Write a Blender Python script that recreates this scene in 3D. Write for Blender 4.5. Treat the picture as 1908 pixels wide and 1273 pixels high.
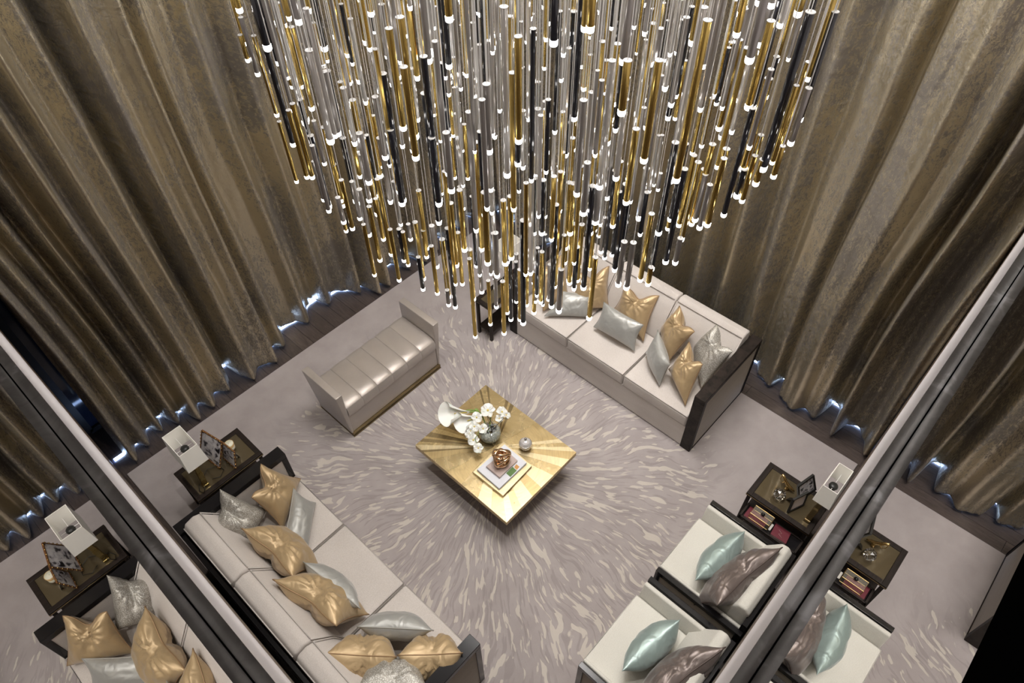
import bpy, bmesh, math, random
from mathutils import Vector, Matrix, noise
random.seed(7)
S = bpy.context.scene
COL = S.collection
for o in list(bpy.data.objects):
    bpy.data.objects.remove(o)

# ------------------------------------------------------------------ camera
F_PX = 1333.17
H = 6.0                      # lens height above the floor
RC = ((-0.67683238, 0.73605285, -0.01114108),      # rows: camera right, down, forward in world axes
      (0.56427401, 0.50903602, -0.64998245),
      (-0.47275022, -0.44621579, -0.75986755))
cam_d = bpy.data.cameras.new('camera')
cam_d.sensor_width = 36.0
cam_d.lens = F_PX / 1908.0 * 36.0
cam_d.clip_start = 0.004
cam_d.clip_end = 60
cam = bpy.data.objects.new('camera', cam_d)
COL.objects.link(cam)
cam.matrix_world = Matrix(((RC[0][0], -RC[1][0], -RC[2][0], 0), (RC[0][1], -RC[1][1], -RC[2][1], 0),
                           (RC[0][2], -RC[1][2], -RC[2][2], H), (0, 0, 0, 1)))
S.camera = cam

def at(u, v, z=0.0):
    """the point at height z seen at pixel (u, v) of the 1908 x 1273 photograph"""
    a, b, c = u - 954.0, v - 636.5, F_PX
    d = [RC[0][i] * a + RC[1][i] * b + RC[2][i] * c for i in range(3)]
    s = (H - z) / -d[2]
    return Vector((d[0] * s, d[1] * s, z))
def ray(u, v):
    a, b, c = (u - 954.0) / F_PX, (v - 636.5) / F_PX, 1.0
    return Vector([RC[0][i] * a + RC[1][i] * b + RC[2][i] * c for i in range(3)])   # per metre of depth

# ------------------------------------------------------------------ world, exposure, added fill lights
W = bpy.data.worlds.new('world'); S.world = W; W.use_nodes = True
W.node_tree.nodes['Background'].inputs[0].default_value = (0.55, 0.6, 0.7, 1)
W.node_tree.nodes['Background'].inputs[1].default_value = 0.3
S.view_settings.view_transform = 'Standard'; S.view_settings.look = 'None'
S.view_settings.exposure = 0.08; S.view_settings.gamma = 1.0
S.view_settings.use_curve_mapping = False

def area(name, loc, rot, sx, sy, watt, col=(1, .95, .9), spread=math.pi):
    l = bpy.data.lights.new(name, 'AREA'); l.shape = 'RECTANGLE'; l.size = sx; l.size_y = sy
    l.energy = watt; l.color = col; l.spread = spread
    o = bpy.data.objects.new(name, l); COL.objects.link(o); o.location = loc; o.rotation_euler = rot
    return o
area('overhead_fill', (-3.45, -2.7, 7.38), (0, 0, 0), 2.1, 2.6, 330, (1, .965, .94), 2.5)  # broad fill added overhead, out of view, to light the whole room
def spot(name, loc, tgt, watt, ang, blend=.6, col=(1, .95, .88), rad=.08):
    l = bpy.data.lights.new(name, 'SPOT'); l.energy = watt; l.spot_size = ang; l.spot_blend = blend
    l.color = col; l.shadow_soft_size = rad
    o = bpy.data.objects.new(name, l); COL.objects.link(o); o.location = loc
    o.rotation_euler = (Vector(tgt) - Vector(loc)).to_track_quat('-Z', 'Y').to_euler()
    return o
spot('spot_fill', (-1.0, -1.2, 7.35), (-1.3, -1.6, 0), 260, 1.2)  # this and the next three: spot fills added out of view
spot('spot_fill', (-2.4, -1.0, 7.35), (-2.5, -1.6, 0), 200, 1.2)
spot('spot_fill', (-4.2, -0.9, 7.35), (-4.3, -1.9, 0), 240, 1.1)
spot('spot_fill', (-1.0, -4.2, 7.35), (-1.6, -4.2, 0), 240, 1.1)

# ------------------------------------------------------------------ materials
def mat(name, col=(.5, .5, .5), rough=.5, metal=0.0, **kw):
    m = bpy.data.materials.new(name); m.use_nodes = True
    b = m.node_tree.nodes['Principled BSDF']
    b.inputs['Base Color'].default_value = (*col, 1); b.inputs['Roughness'].default_value = rough
    b.inputs['Metallic'].default_value = metal
    for k, v in kw.items():
        b.inputs[k.replace('_', ' ')].default_value = v
    return m
def nt(m): return m.node_tree, m.node_tree.nodes['Principled BSDF']
def N(t, typ, **kw):
    n = t.nodes.new(typ)
    for k, v in kw.items():
        if hasattr(n, k) and not k[0].isupper(): setattr(n, k, v)
        else: n.inputs[k.replace('_', ' ')].default_value = v
    return n
def ramp(t, pts, inp):
    r = t.nodes.new('ShaderNodeValToRGB'); e = r.color_ramp.elements
    while len(e) > 1: e.remove(e[-1])
    e[0].position = pts[0][0]; e[0].color = (*pts[0][1], 1)
    for p, c in pts[1:]:
        x = e.new(p); x.color = (*c, 1)
    t.links.new(inp, r.inputs[0]); return r
def g3(v): return (v, v, v)
def coords(t, kind='Object', scale=(1, 1, 1)):
    tc = t.nodes.new('ShaderNodeTexCoord'); mp = t.nodes.new('ShaderNodeMapping')
    mp.inputs['Scale'].default_value = scale; t.links.new(tc.outputs[kind], mp.inputs[0]); return mp.outputs[0]
def wpos(t, scale=(1, 1, 1)):
    g = t.nodes.new('ShaderNodeNewGeometry'); mp = t.nodes.new('ShaderNodeMapping')
    mp.inputs['Scale'].default_value = scale; t.links.new(g.outputs['Position'], mp.inputs[0]); return mp.outputs[0]
def noise_tex(t, vec, scale, detail=4, rough=.55, dist=0.0):
    n = t.nodes.new('ShaderNodeTexNoise'); n.inputs['Scale'].default_value = scale
    n.inputs['Detail'].default_value = detail; n.inputs['Roughness'].default_value = rough
    n.inputs['Distortion'].default_value = dist; t.links.new(vec, n.inputs['Vector']); return n
def bump(t, b, h, strength=.3, dist=.01):
    n = t.nodes.new('ShaderNodeBump'); n.inputs['Strength'].default_value = strength
    n.inputs['Distance'].default_value = dist; t.links.new(h, n.inputs['Height']); t.links.new(n.outputs[0], b.inputs['Normal']); return n
def math_(t, op, a, b=None, c=None):
    n = t.nodes.new('ShaderNodeMath'); n.operation = op
    for i, x in enumerate((a, b, c)):
        if x is None: continue
        if isinstance(x, (int, float)): n.inputs[i].default_value = x
        else: t.links.new(x, n.inputs[i])
    return n.outputs[0]
def mix(t, f, a, b):
    n = t.nodes.new('ShaderNodeMix'); n.data_type = 'RGBA'
    if isinstance(f, (int, float)): n.inputs[0].default_value = f
    else: t.links.new(f, n.inputs[0])
    for i, x in ((6, a), (7, b)):
        if isinstance(x, tuple): n.inputs[i].default_value = (*x, 1)
        else: t.links.new(x, n.inputs[i])
    return n.outputs[2]

# rug: greige pile with pale strokes radiating from the coffee table
RUGC = (-2.45, -2.55)
def make_rug():
    m = mat('rug_pile', (.36, .32, .31), .95, 0); t, b = nt(m)
    g = t.nodes.new('ShaderNodeNewGeometry'); sp = t.nodes.new('ShaderNodeSeparateXYZ'); t.links.new(g.outputs['Position'], sp.inputs[0])
    wx = noise_tex(t, g.outputs['Position'], 1.3, 2)
    wob = math_(t, 'MULTIPLY', math_(t, 'SUBTRACT', wx.outputs[0], .5), .30)
    x = math_(t, 'SUBTRACT', sp.outputs[0], RUGC[0]); y = math_(t, 'SUBTRACT', sp.outputs[1], RUGC[1])
    r = math_(t, 'SQRT', math_(t, 'ADD', math_(t, 'MULTIPLY', x, x), math_(t, 'MULTIPLY', y, y)))
    th = math_(t, 'ADD', math_(t, 'ARCTAN2', y, x), wob)
    def layer(nang, rscale, seed, off):
        cx = N(t, 'ShaderNodeCombineXYZ')
        # keep the strokes' width constant in metres: cos/sin on a growing circle
        c = math_(t, 'MULTIPLY', math_(t, 'COSINE', th), nang); s = math_(t, 'MULTIPLY', math_(t, 'SINE', th), nang)
        t.links.new(c, cx.inputs[0]); t.links.new(s, cx.inputs[1])
        rr = math_(t, 'ADD', math_(t, 'MULTIPLY', r, rscale), seed); t.links.new(rr, cx.inputs[2])
        n = noise_tex(t, cx.outputs[0], 1.0, 1.5, .5, .18); return n.outputs[0]
    inner = layer(24, 5.5, 3.1, 0); outer = layer(42, 6.5, 9.7, 0)
    f = math_(t, 'MULTIPLY', math_(t, 'SUBTRACT', r, .9), 1.6); fcl = N(t, 'ShaderNodeClamp'); t.links.new(f, fcl.inputs[0])
    mm = N(t, 'ShaderNodeMix'); t.links.new(fcl.outputs[0], mm.inputs[0]); t.links.new(inner, mm.inputs[2]); t.links.new(outer, mm.inputs[3])
    patt = mm.outputs[0]
    # fades out towards the plain border
    big = noise_tex(t, g.outputs['Position'], 1.6, 2)
    edge = math_(t, 'ADD', r, math_(t, 'MULTIPLY', math_(t, 'SUBTRACT', big.outputs[0], .5), .8))
    lim = N(t, 'ShaderNodeMapRange', From_Min=1.75, From_Max=2.35, To_Min=0.0, To_Max=.2); t.links.new(edge, lim.inputs[0])
    fine = noise_tex(t, wpos(t, (1, 1, 1)), 30, 3)
    v = math_(t, 'ADD', math_(t, 'SUBTRACT', patt, lim.outputs[0]), math_(t, 'MULTIPLY', math_(t, 'SUBTRACT', fine.outputs[0], .5), .05))
    mask = ramp(t, [(.56, g3(0)), (.585, g3(1))], v)
    pat2 = layer(60, 5.0, 21.3, 0)
    mask2 = ramp(t, [(.40, g3(1)), (.46, g3(0))], pat2)
    cloud = noise_tex(t, g.outputs['Position'], 3.2, 5, .6)
    base = mix(t, cloud.outputs[0], (.29, .252, .247), (.475, .43, .425))
    inner_only = math_(t, 'SUBTRACT', 1.0, math_(t, 'MULTIPLY', lim.outputs[0], 4.8))
    dark = mix(t, math_(t, 'MULTIPLY', math_(t, 'MULTIPLY', mask2.outputs[0], .4), inner_only), base, (.235, .205, .20))
    colr = mix(t, math_(t, 'MULTIPLY', mask.outputs[0], .85), dark, (.58, .53, .475))
    t.links.new(colr, b.inputs['Base Color'])
    pile = noise_tex(t, g.outputs['Position'], 350, 2)
    hh = math_(t, 'ADD', math_(t, 'MULTIPLY', mask.outputs[0], .6), math_(t, 'MULTIPLY', pile.outputs[0], .35))
    hh = math_(t, 'SUBTRACT', hh, math_(t, 'MULTIPLY', math_(t, 'MULTIPLY', mask2.outputs[0], inner_only), .2))
    bump(t, b, hh, .6, .008)
    b.inputs['Sheen Weight'].default_value = .25
    return m
M = {}
M['rug'] = make_rug()

def make_curtain():
    m = mat('curtain_fabric', (.2, .17, .12), .5, .0); t, b = nt(m)
    uv = coords(t, 'UV', (1, 1, 1))
    mp = t.nodes.new('ShaderNodeMapping'); mp.inputs['Scale'].default_value = (1, .35, 1); t.links.new(uv, mp.inputs[0])
    a = noise_tex(t, mp.outputs[0], 55, 6, .75, .8); c = noise_tex(t, mp.outputs[0], 2.3, 4, .65, .4)
    vor = N(t, 'ShaderNodeTexNoise', Scale=120.0, Detail=4.0); t.links.new(uv, vor.inputs['Vector'])
    s = math_(t, 'ADD', math_(t, 'MULTIPLY', a.outputs[0], .55), math_(t, 'MULTIPLY', c.outputs[0], .5))
    s = math_(t, 'ADD', s, math_(t, 'MULTIPLY', math_(t, 'SUBTRACT', vor.outputs[0], .5), .18))
    mk = ramp(t, [(.475, g3(0)), (.545, g3(1))], s)
    c2 = noise_tex(t, uv, .9, 3, .6)
    br = mix(t, c2.outputs[0], (.13, .115, .098), (.29, .258, .225))
    col = mix(t, mk.outputs[0], br, (.61, .54, .40))
    t.links.new(col, b.inputs['Base Color'])
    t.links.new(math_(t, 'ADD', .12, math_(t, 'MULTIPLY', mk.outputs[0], .70)), b.inputs['Metallic'])
    t.links.new(math_(t, 'SUBTRACT', .60, math_(t, 'MULTIPLY', mk.outputs[0], .27)), b.inputs['Roughness'])
    wr = noise_tex(t, uv, 9, 4, .6, .5)
    bump(t, b, math_(t, 'ADD', math_(t, 'MULTIPLY', wr.outputs[0], 1.0), math_(t, 'MULTIPLY', a.outputs[0], .12)), .35, .03)
    return m
M['curtain'] = make_curtain()

def fabric(name, c1, c2, rough=.9, sc=90, bs=.25, sheen=.2, stretch=(1, 1, 1)):
    m = mat(name, c1, rough); t, b = nt(m); v = coords(t, 'Object', stretch)
    a = noise_tex(t, v, sc, 4, .6); big = noise_tex(t, v, 3.0, 3)
    k = math_(t, 'ADD', math_(t, 'MULTIPLY', a.outputs[0], .7), math_(t, 'MULTIPLY', big.outputs[0], .3))
    rp = ramp(t, [(.3, c1), (.7, c2)], k); t.links.new(rp.outputs[0], b.inputs['Base Color'])
    bump(t, b, a.outputs[0], bs, .003); b.inputs['Sheen Weight'].default_value = sheen
    return m
M['sofa'] = fabric('sofa_weave', (.50, .455, .42), (.66, .61, .575), .9, 130, .3, .25, (1, 1, 4))
M['sofa_back'] = fabric('sofa_weave_back', (.50, .455, .42), (.66, .61, .575), .9, 130, .3, .25, (1, 1, 4))  # same colours as sofa_weave
M['piping'] = mat('sofa_piping', (.56, .52, .49), .8)
M['chair'] = fabric('armchair_boucle', (.62, .60, .54), (.80, .78, .72), .95, 170, .5, .3)
M['armpanel'] = fabric('arm_panel_weave', (.38, .34, .28), (.52, .47, .40), .85, 60, .3, .1, (1, 1, 8))

def satin(name, col, rough=.32, metal=.45, col2=None, wr=.32):
    m = mat(name, col, rough, metal); t, b = nt(m); v = coords(t, 'Object')
    a = noise_tex(t, v, 260, 2, .5); n = noise_tex(t, v, 7, 3, .6)
    c2 = col2 or tuple(x * .8 for x in col)
    t.links.new(mix(t, n.outputs[0], c2, col), b.inputs['Base Color']); b.inputs['Sheen Weight'].default_value = .3
    w = noise_tex(t, v, 8, 1.5, .45, 1.3)
    bump(t, b, math_(t, 'ADD', math_(t, 'MULTIPLY', w.outputs[0], 1.0), math_(t, 'MULTIPLY', a.outputs[0], .02)), wr, .03)
    return m
M['gold_satin'] = satin('gold_satin', (.54, .39, .215), .42, .3)
M['gold_piping'] = mat('gold_satin_piping', (.33, .21, .11), .45, .3)
M['grey_satin'] = satin('grey_satin', (.44, .44, .42), .42, .3)
M['grey_piping'] = mat('grey_satin_piping', (.36, .35, .32), .5, .2)
M['teal_satin'] = satin('teal_satin', (.36, .46, .44), .36, .3)
M['brown_satin'] = satin('brown_satin', (.20, .16, .145), .34, .3)
M['brown_piping'] = mat('brown_satin_piping', (.09, .065, .055), .45, .2)
def speckled():
    m = mat('speckled_silver_cloth', (.5, .5, .48), .45, .35); t, b = nt(m); v = coords(t, 'Object')
    vo = t.nodes.new('ShaderNodeTexVoronoi'); vo.inputs['Scale'].default_value = 125; t.links.new(v, vo.inputs['Vector'])
    mk = ramp(t, [(.32, g3(0)), (.5, g3(1))], vo.outputs['Distance'])
    n = noise_tex(t, v, 2.5, 2); base = mix(t, n.outputs[0], (.60, .57, .52), (.72, .72, .70))
    t.links.new(mix(t, mk.outputs[0], base, (.36, .34, .30)), b.inputs['Base Color'])
    bump(t, b, mk.outputs[0], .3, .003); return m
M['speckle'] = speckled()
M['bench'] = satin('champagne_satin_leather', (.47, .42, .385), .36, .3, None, .03)
t_, b_ = nt(M['bench']); 
M['black'] = mat('black_lacquer', (.012, .011, .012), .16, 0, Specular_IOR_Level=.28)
def darkwood(name, c1, c2, rough, sc=(1, 1, 1), det=8):
    m = mat(name, c1, rough); t, b = nt(m); v = coords(t, 'Object', sc); n = noise_tex(t, v, det, 5, .6, .5)
    t.links.new(ramp(t, [(.35, c1), (.65, c2)], n.outputs[0]).outputs[0], b.inputs['Base Color']); bump(t, b, n.outputs[0], .15, .003); return m
M['burl'] = darkwood('dark_burl_veneer', (.007, .005, .004), (.030, .021, .017), .5, (1, 1, 1), 16)
M['darkwood'] = darkwood('dark_stained_wood', (.010, .007, .005), (.024, .015, .012), .5, (2, 20, 20), 3)
for k_ in ('burl', 'darkwood'): M[k_].node_tree.nodes['Principled BSDF'].inputs['Specular IOR Level'].default_value = .25
def plank_mat():
    m = mat('plank_wood', (.06, .045, .04), .38); t, b = nt(m); g = wpos(t, (9, 1.2, 1))
    n = noise_tex(t, g, 6, 6, .65, .4); oi = t.nodes.new('ShaderNodeObjectInfo')
    c = ramp(t, [(.3, (.045, .033, .029)), (.7, (.105, .08, .07))], n.outputs[0])
    mm = mix(t, math_(t, 'MULTIPLY', oi.outputs['Random'], .45), c.outputs[0], (.04, .03, .027))
    t.links.new(mm, b.inputs['Base Color']); bump(t, b, n.outputs[0], .2, .003); return m
M['plank'] = plank_mat()
M['subfloor'] = mat('subfloor', (.02, .016, .015), .8)

def brass(name, col, rough=.25, swirl=1.0):
    m = mat(name, col, rough, 1.0); t, b = nt(m)
    g = t.nodes.new('ShaderNodeNewGeometry'); sp = t.nodes.new('ShaderNodeSeparateXYZ'); t.links.new(g.outputs['Position'], sp.inputs[0])
    # hand polishing: overlapping arcs
    n0 = noise_tex(t, g.outputs['Position'], 3.0, 1)
    x = math_(t, 'ADD', sp.outputs[0], 2.39); y = math_(t, 'ADD', sp.outputs[1], 2.47)
    r = math_(t, 'SQRT', math_(t, 'ADD', math_(t, 'MULTIPLY', x, x), math_(t, 'MULTIPLY', y, y)))
    th = math_(t, 'ARCTAN2', y, x)
    cb = N(t, 'ShaderNodeCombineXYZ'); t.links.new(math_(t, 'MULTIPLY', r, 26), cb.inputs[0]); t.links.new(math_(t, 'MULTIPLY', th, 1.6), cb.inputs[1])
    t.links.new(math_(t, 'MULTIPLY', n0.outputs[0], 1.5), cb.inputs[2])
    n = noise_tex(t, cb.outputs[0], 1.6, 5, .65, .8)
    n2 = noise_tex(t, g.outputs['Position'], 9, 2, .5, 1.0)
    t.links.new(ramp(t, [(.3, tuple(c * .74 for c in col)), (.7, col)], n.outputs[0]).outputs[0], b.inputs['Base Color'])
    t.links.new(math_(t, 'ADD', rough - .1, math_(t, 'MULTIPLY', n2.outputs[0], .22)), b.inputs['Roughness'])
    bump(t, b, n2.outputs[0], .05 * swirl, .003); return m
M['brass'] = brass('polished_brass', (.74, .60, .35))
M['brass_light'] = brass('pale_brass', (.80, .68, .44), .34)
M['brass_dark'] = brass('patinated_brass', (.27, .205, .11), .4)
M['brass_mid'] = brass('aged_brass', (.58, .45, .24), .33)
M['tabledark'] = mat('bronze_table_base', (.06, .045, .03), .35, .6)
M['gold'] = mat('gold_metal', (.72, .50, .20), .18, 1.0)
M['dullgold'] = mat('dull_gold_edging', (.50, .36, .15), .42, .7)
M['rosegold'] = mat('rose_gold_metal', (.88, .60, .38), .16, 1.0)
def goldfoil():
    m = mat('hammered_gold', (.72, .55, .2), .2, 1.0); t, b = nt(m); v = coords(t, 'Object'); n = noise_tex(t, v, 18, 3)
    bump(t, b, n.outputs[0], .5, .02); return m
M['goldfoil'] = goldfoil()
M['bronzeglass'] = mat('bronze_glass_top', (.10, .078, .045), .08, .25, Coat_Weight=.6)
M['shade'] = mat('lamp_shade_linen', (.90, .88, .83), .8); M['shade'].node_tree.nodes['Principled BSDF'].inputs['Emission Strength'].default_value = .10; M['shade'].node_tree.nodes['Principled BSDF'].inputs['Emission Color'].default_value = (1, .93, .82, 1)  # faint emission added to brighten the linen; no bulb burns inside
M['blackplastic'] = mat('black_fitting', (.01, .01, .01), .4)
M['white'] = mat('white_paint', (.75, .74, .73), .5)
M['steelwire'] = mat('nickel_wire', (.7, .68, .65), .25, 1)
M['wax'] = mat('cream_wax', (.80, .76, .62), .5, 0, Subsurface_Weight=.2)
M['label'] = mat('candle_glass_amber', (.62, .42, .2), .2)
M['red'] = mat('dark_red_cover', (.13, .008, .02), .5)
M['paper'] = mat('paper_pages', (.75, .72, .66), .8)
M['whitecover'] = mat('white_cover', (.74, .76, .82), .35)
M['pinkcover'] = mat('pale_pink_cover', (.55, .44, .41), .45)
M['green'] = mat('green_print', (.10, .20, .05), .5)
M['orange'] = mat('orange_print', (.6, .3, .08), .5)
def petal():
    m = mat('white_petal', (.86, .86, .82), .5, 0, Subsurface_Weight=.1); return m
M['petal'] = petal()
M['stem'] = mat('green_stem', (.20, .30, .06), .45)
M['branch'] = mat('dark_stem', (.05, .035, .02), .6)
M['pollen'] = mat('yellow_centre', (.7, .55, .12), .6)
def glass(name, col=(1, 1, 1), rough=.0, ior=1.45):
    m = mat(name, col, rough, 0, IOR=ior, Transmission_Weight=1.0); return m
M['glass'] = mat('clear_glass', (.80, .88, .80), .03, 0, Alpha=.16); M['crystal'] = glass('crystal', (1, 1, 1), 0, 1.6)
M['gravel'] = mat('crushed_crystal', (.50, .52, .52), .08, .6)
M['bead'] = mat('cut_glass', (.72, .70, .70), .1, .35)
def steel():
    m = mat('brushed_steel', (.26, .255, .25), .3, 1.0); t, b = nt(m); g = wpos(t, (2, 2, 2)); n = noise_tex(t, g, 9, 3, .6, 1.5)
    s = noise_tex(t, wpos(t, (900, 900, 900)), 1, 2)
    t.links.new(ramp(t, [(.35, (.36, .34, .325)), (.56, (.46, .44, .425)), (.68, (.72, .70, .70))], n.outputs[0]).outputs[0], b.inputs['Base Color'])  # brightest stop paints glare streaks into the steel's colour
    b.inputs['Anisotropic'].default_value = .7
    bump(t, b, s.outputs[0], .15, .0004); return m
M['steel'] = steel()
M['bulkhead'] = mat('pale_painted_bulkhead', (.62, .59, .60), .5)
M['woodpanel'] = darkwood('brown_wall_panel', (.06, .038, .022), (.10, .065, .04), .45, (1, 1, 6), 3)
M['mirror'] = mat('mirror_glass', (.80, .79, .78), .0, 1.0)
M['groove'] = mat('black_gasket', (.002, .002, .002), .9, 0, Specular_IOR_Level=0.0)
M['wall'] = mat('taupe_wall', (.28, .25, .22), .8)
M['ceiling'] = mat('ceiling_paint', (.10, .095, .09), .9)
M['navy'] = mat('night_window_glass', (.012, .018, .035), .08, 0)
def emis(name, col, s):
    m = mat(name, (0, 0, 0), .5); b = m.node_tree.nodes['Principled BSDF']
    b.inputs['Base Color'].default_value = (*col, 1)
    b.inputs['Emission Color'].default_value = (*col, 1); b.inputs['Emission Strength'].default_value = s; return m
M['cove'] = emis('cool_daylight_strip', (.40, .58, 1.0), 14.0)
M['tip'] = emis('lit_acrylic', (1.0, .97, .94), 11.0)
M['cap'] = emis('cap_faint_glow', (.42, .415, .41), .06)  # grey end cap with a slight glow added; not a light source
M['rod_gold'] = mat('rod_gold', (.64, .46, .14), .27, 1.0)
M['rod_black'] = mat('rod_black', (.012, .013, .018), .12, .0, Coat_Weight=.5)
M['rod_smoke'] = mat('rod_smoke', (.32, .30, .29), .3, .7)
M['rod_clear'] = mat('rod_clear', (.62, .60, .58), .1, .6)
M['cable'] = mat('rod_cable', (.74, .73, .72), .35, .4)
def photo(name, seed):
    m = mat(name, (.5, .5, .5), .4); t, b = nt(m); uv = coords(t, 'UV', (1, 1, 1))
    mp = t.nodes.new('ShaderNodeMapping'); mp.inputs['Location'].default_value = (seed, seed * .7, 0); t.links.new(uv, mp.inputs[0])
    n = noise_tex(t, mp.outputs[0], 4.0, 3, .5, .6)
    t.links.new(ramp(t, [(.36, (.015, .015, .02)), (.42, (.18, .17, .2)), (.46, (.65, .64, .70)), (.56, (.92, .91, .95))], n.outputs[0]).outputs[0], b.inputs['Base Color'])
    return m
M['photo'] = photo('black_and_white_print', 3.3); M['photo2'] = photo('portrait_print', 8.1)
M['pinkprint'] = mat('faded_print', (.85, .78, .78), .5)

# ------------------------------------------------------------------ mesh helpers
def tag(o, label=None, cat=None, group=None, kind=None):
    if label: o['label'] = label
    if cat: o['category'] = cat
    if group: o['group'] = group
    if kind: o['kind'] = kind
    return o
def empty(name, loc=(0, 0, 0), rz=0.0):
    o = bpy.data.objects.new(name, None); COL.objects.link(o); o.location = loc; o.rotation_euler = (0, 0, rz)
    o.empty_display_size = .05; return o
def wm(o):                       # world matrix without a depsgraph update
    m = Matrix.LocRotScale(o.location, o.rotation_euler, o.scale)
    return (wm(o.parent) @ o.matrix_parent_inverse @ m) if o.parent else m
def link(name, me, m=None, parent=None, smooth=False):
    """a mesh given in WORLD coordinates, parented without moving"""
    o = bpy.data.objects.new(name, me); COL.objects.link(o)
    if m is not None:
        for x in (m if isinstance(m, (list, tuple)) else [m]): me.materials.append(x)
    if smooth:
        for p in me.polygons: p.use_smooth = True
    if parent: o.parent = parent; o.matrix_parent_inverse = wm(parent).inverted()
    return o
def mesh_of(bm, name='mesh'):
    me = bpy.data.meshes.new(name); bm.normal_update(); bm.to_mesh(me); bm.free(); return me
def bm_obj(name, bm, m, parent=None, smooth=False, bev=0, seg=2, sub=0):
    o = link(name, mesh_of(bm, name), m, parent, smooth)
    if bev:
        d = o.modifiers.new('bevel', 'BEVEL'); d.width = bev; d.segments = seg; d.limit_method = 'ANGLE'; d.angle_limit = .6
    if sub:
        d = o.modifiers.new('sub', 'SUBSURF'); d.levels = sub; d.render_levels = sub
    return o
def add_box(bm, a, b):
    x0, x1 = sorted((a[0], b[0])); y0, y1 = sorted((a[1], b[1])); z0, z1 = sorted((a[2], b[2]))
    v = [bm.verts.new(p) for p in ((x0, y0, z0), (x1, y0, z0), (x1, y1, z0), (x0, y1, z0), (x0, y0, z1), (x1, y0, z1), (x1, y1, z1), (x0, y1, z1))]
    for f in ((3, 2, 1, 0), (4, 5, 6, 7), (0, 1, 5, 4), (1, 2, 6, 5), (2, 3, 7, 6), (3, 0, 4, 7)): bm.faces.new([v[i] for i in f])
def box(name, a, b, m, parent=None, bev=0, seg=2, smooth=False):
    bm = bmesh.new(); add_box(bm, a, b); return bm_obj(name, bm, m, parent, smooth, bev, seg)
def boxes(name, L, m, parent=None, bev=0):
    bm = bmesh.new()
    for a, b in L: add_box(bm, a, b)
    return bm_obj(name, bm, m, parent, False, bev)
def prism(name, poly, axis, a, b, m, parent=None, bev=0, seg=2, smooth=False):
    """poly in the two other axes (in xyz order), extruded along axis from a to b"""
    bm = bmesh.new()
    def P(p, t):
        q = list(p); q.insert(axis, t); return q
    A = [bm.verts.new(P(p, a)) for p in poly]; B = [bm.verts.new(P(p, b)) for p in poly]; n = len(poly)
    bm.faces.new(A); bm.faces.new(B[::-1])
    for i in range(n): bm.faces.new((A[i], B[i], B[(i + 1) % n], A[(i + 1) % n]))
    bmesh.ops.recalc_face_normals(bm, faces=bm.faces)
    return bm_obj(name, bm, m, parent, smooth, bev, seg)
def tube_bm(bm, pts, r, n=8, closed=False):
    pts = [Vector(p) for p in pts]; L = len(pts); rings = []; up = Vector((0, 0, 1)); last = None
    for i, p in enumerate(pts):
        if closed: d = pts[(i + 1) % L] - pts[i - 1]
        else: d = pts[min(i + 1, L - 1)] - pts[max(i - 1, 0)]
        d.normalize()
        if last is None:
            s = d.cross(up if abs(d.z) < .95 else Vector((1, 0, 0))).normalized()
        else:
            s = (last - d * last.dot(d)).normalized()
        last = s; t = d.cross(s)
        rr = r[i] if isinstance(r, (list, tuple)) else r
        rings.append([bm.verts.new(p + (s * math.cos(2 * math.pi * k / n) + t * math.sin(2 * math.pi * k / n)) * rr) for k in range(n)])
    for i in range(L if closed else L - 1):
        a, b = rings[i], rings[(i + 1) % L]
        for k in range(n): bm.faces.new((a[k], a[(k + 1) % n], b[(k + 1) % n], b[k]))
    if not closed:
        bm.faces.new(rings[0][::-1]); bm.faces.new(rings[-1])
def tube(name, pts, r, m, parent=None, n=8, closed=False):
    bm = bmesh.new(); tube_bm(bm, pts, r, n, closed); bmesh.ops.recalc_face_normals(bm, faces=bm.faces)
    return bm_obj(name, bm, m, parent, True)
def lathe(name, prof, loc, m, parent=None, n=32, smooth=True):
    bm = bmesh.new(); rings = []
    for r, z in prof:
        rings.append([bm.verts.new((loc[0] + r * math.cos(2 * math.pi * k / n), loc[1] + r * math.sin(2 * math.pi * k / n), loc[2] + z)) for k in range(n)] if r > 1e-5 else [bm.verts.new((loc[0], loc[1], loc[2] + z))])
    for a, b in zip(rings, rings[1:]):
        for k in range(n):
            if len(a) == 1 and len(b) == 1: continue
            if len(a) == 1: bm.faces.new((a[0], b[(k + 1) % n], b[k]))
            elif len(b) == 1: bm.faces.new((a[k], a[(k + 1) % n], b[0]))
            else: bm.faces.new((a[k], a[(k + 1) % n], b[(k + 1) % n], b[k]))
    bmesh.ops.recalc_face_normals(bm, faces=bm.faces)
    return bm_obj(name, bm, m, parent, smooth)

# ------------------------------------------------------------------ the room
P = 0.022                 # mirror planes stand this far beyond the lens
T = 0.011                 # depth of the steel ledge under each mirror
ZL = 5.42                 # ledge height
YW, XW, ZC = -5.85, -5.55, 7.45
floor = tag(box('floor', (XW - .1, YW - .1, -.12), (P + .1, P + .1, -.02), M['subfloor']), kind='structure')
def plank(x0, x1, y0, y1):
    return box('plank', (x0 + .0012, y0 + .0012, -.02), (x1 - .0012, y1 - .0012, 0), M['plank'], floor, .001, 1)
x = XW; i = 0
while x < -4.72:
    y = YW - .4 * (i % 3); k = 0
    while y < P:
        y2 = min(y + 1.25, P); plank(x, x + .15, max(y, YW), y2) if y2 > YW + .05 else None
        y = y2 if y2 < P else 99
    x += .15; i += 1
while x < P - .01:
    plank(x, min(x + .15, P), YW, -4.95); x += .15
# last planks show as a thin line between rug and wall
plank(-1.6, P, -.06, P); plank(-3.2, -1.6, -.06, P); plank(-4.65, -3.2, -.06, P); plank(-.06, P, -4.95, -3.2); plank(-.06, P, -3.2, -1.6); plank(-.06, P, -1.6, -.06)

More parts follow.
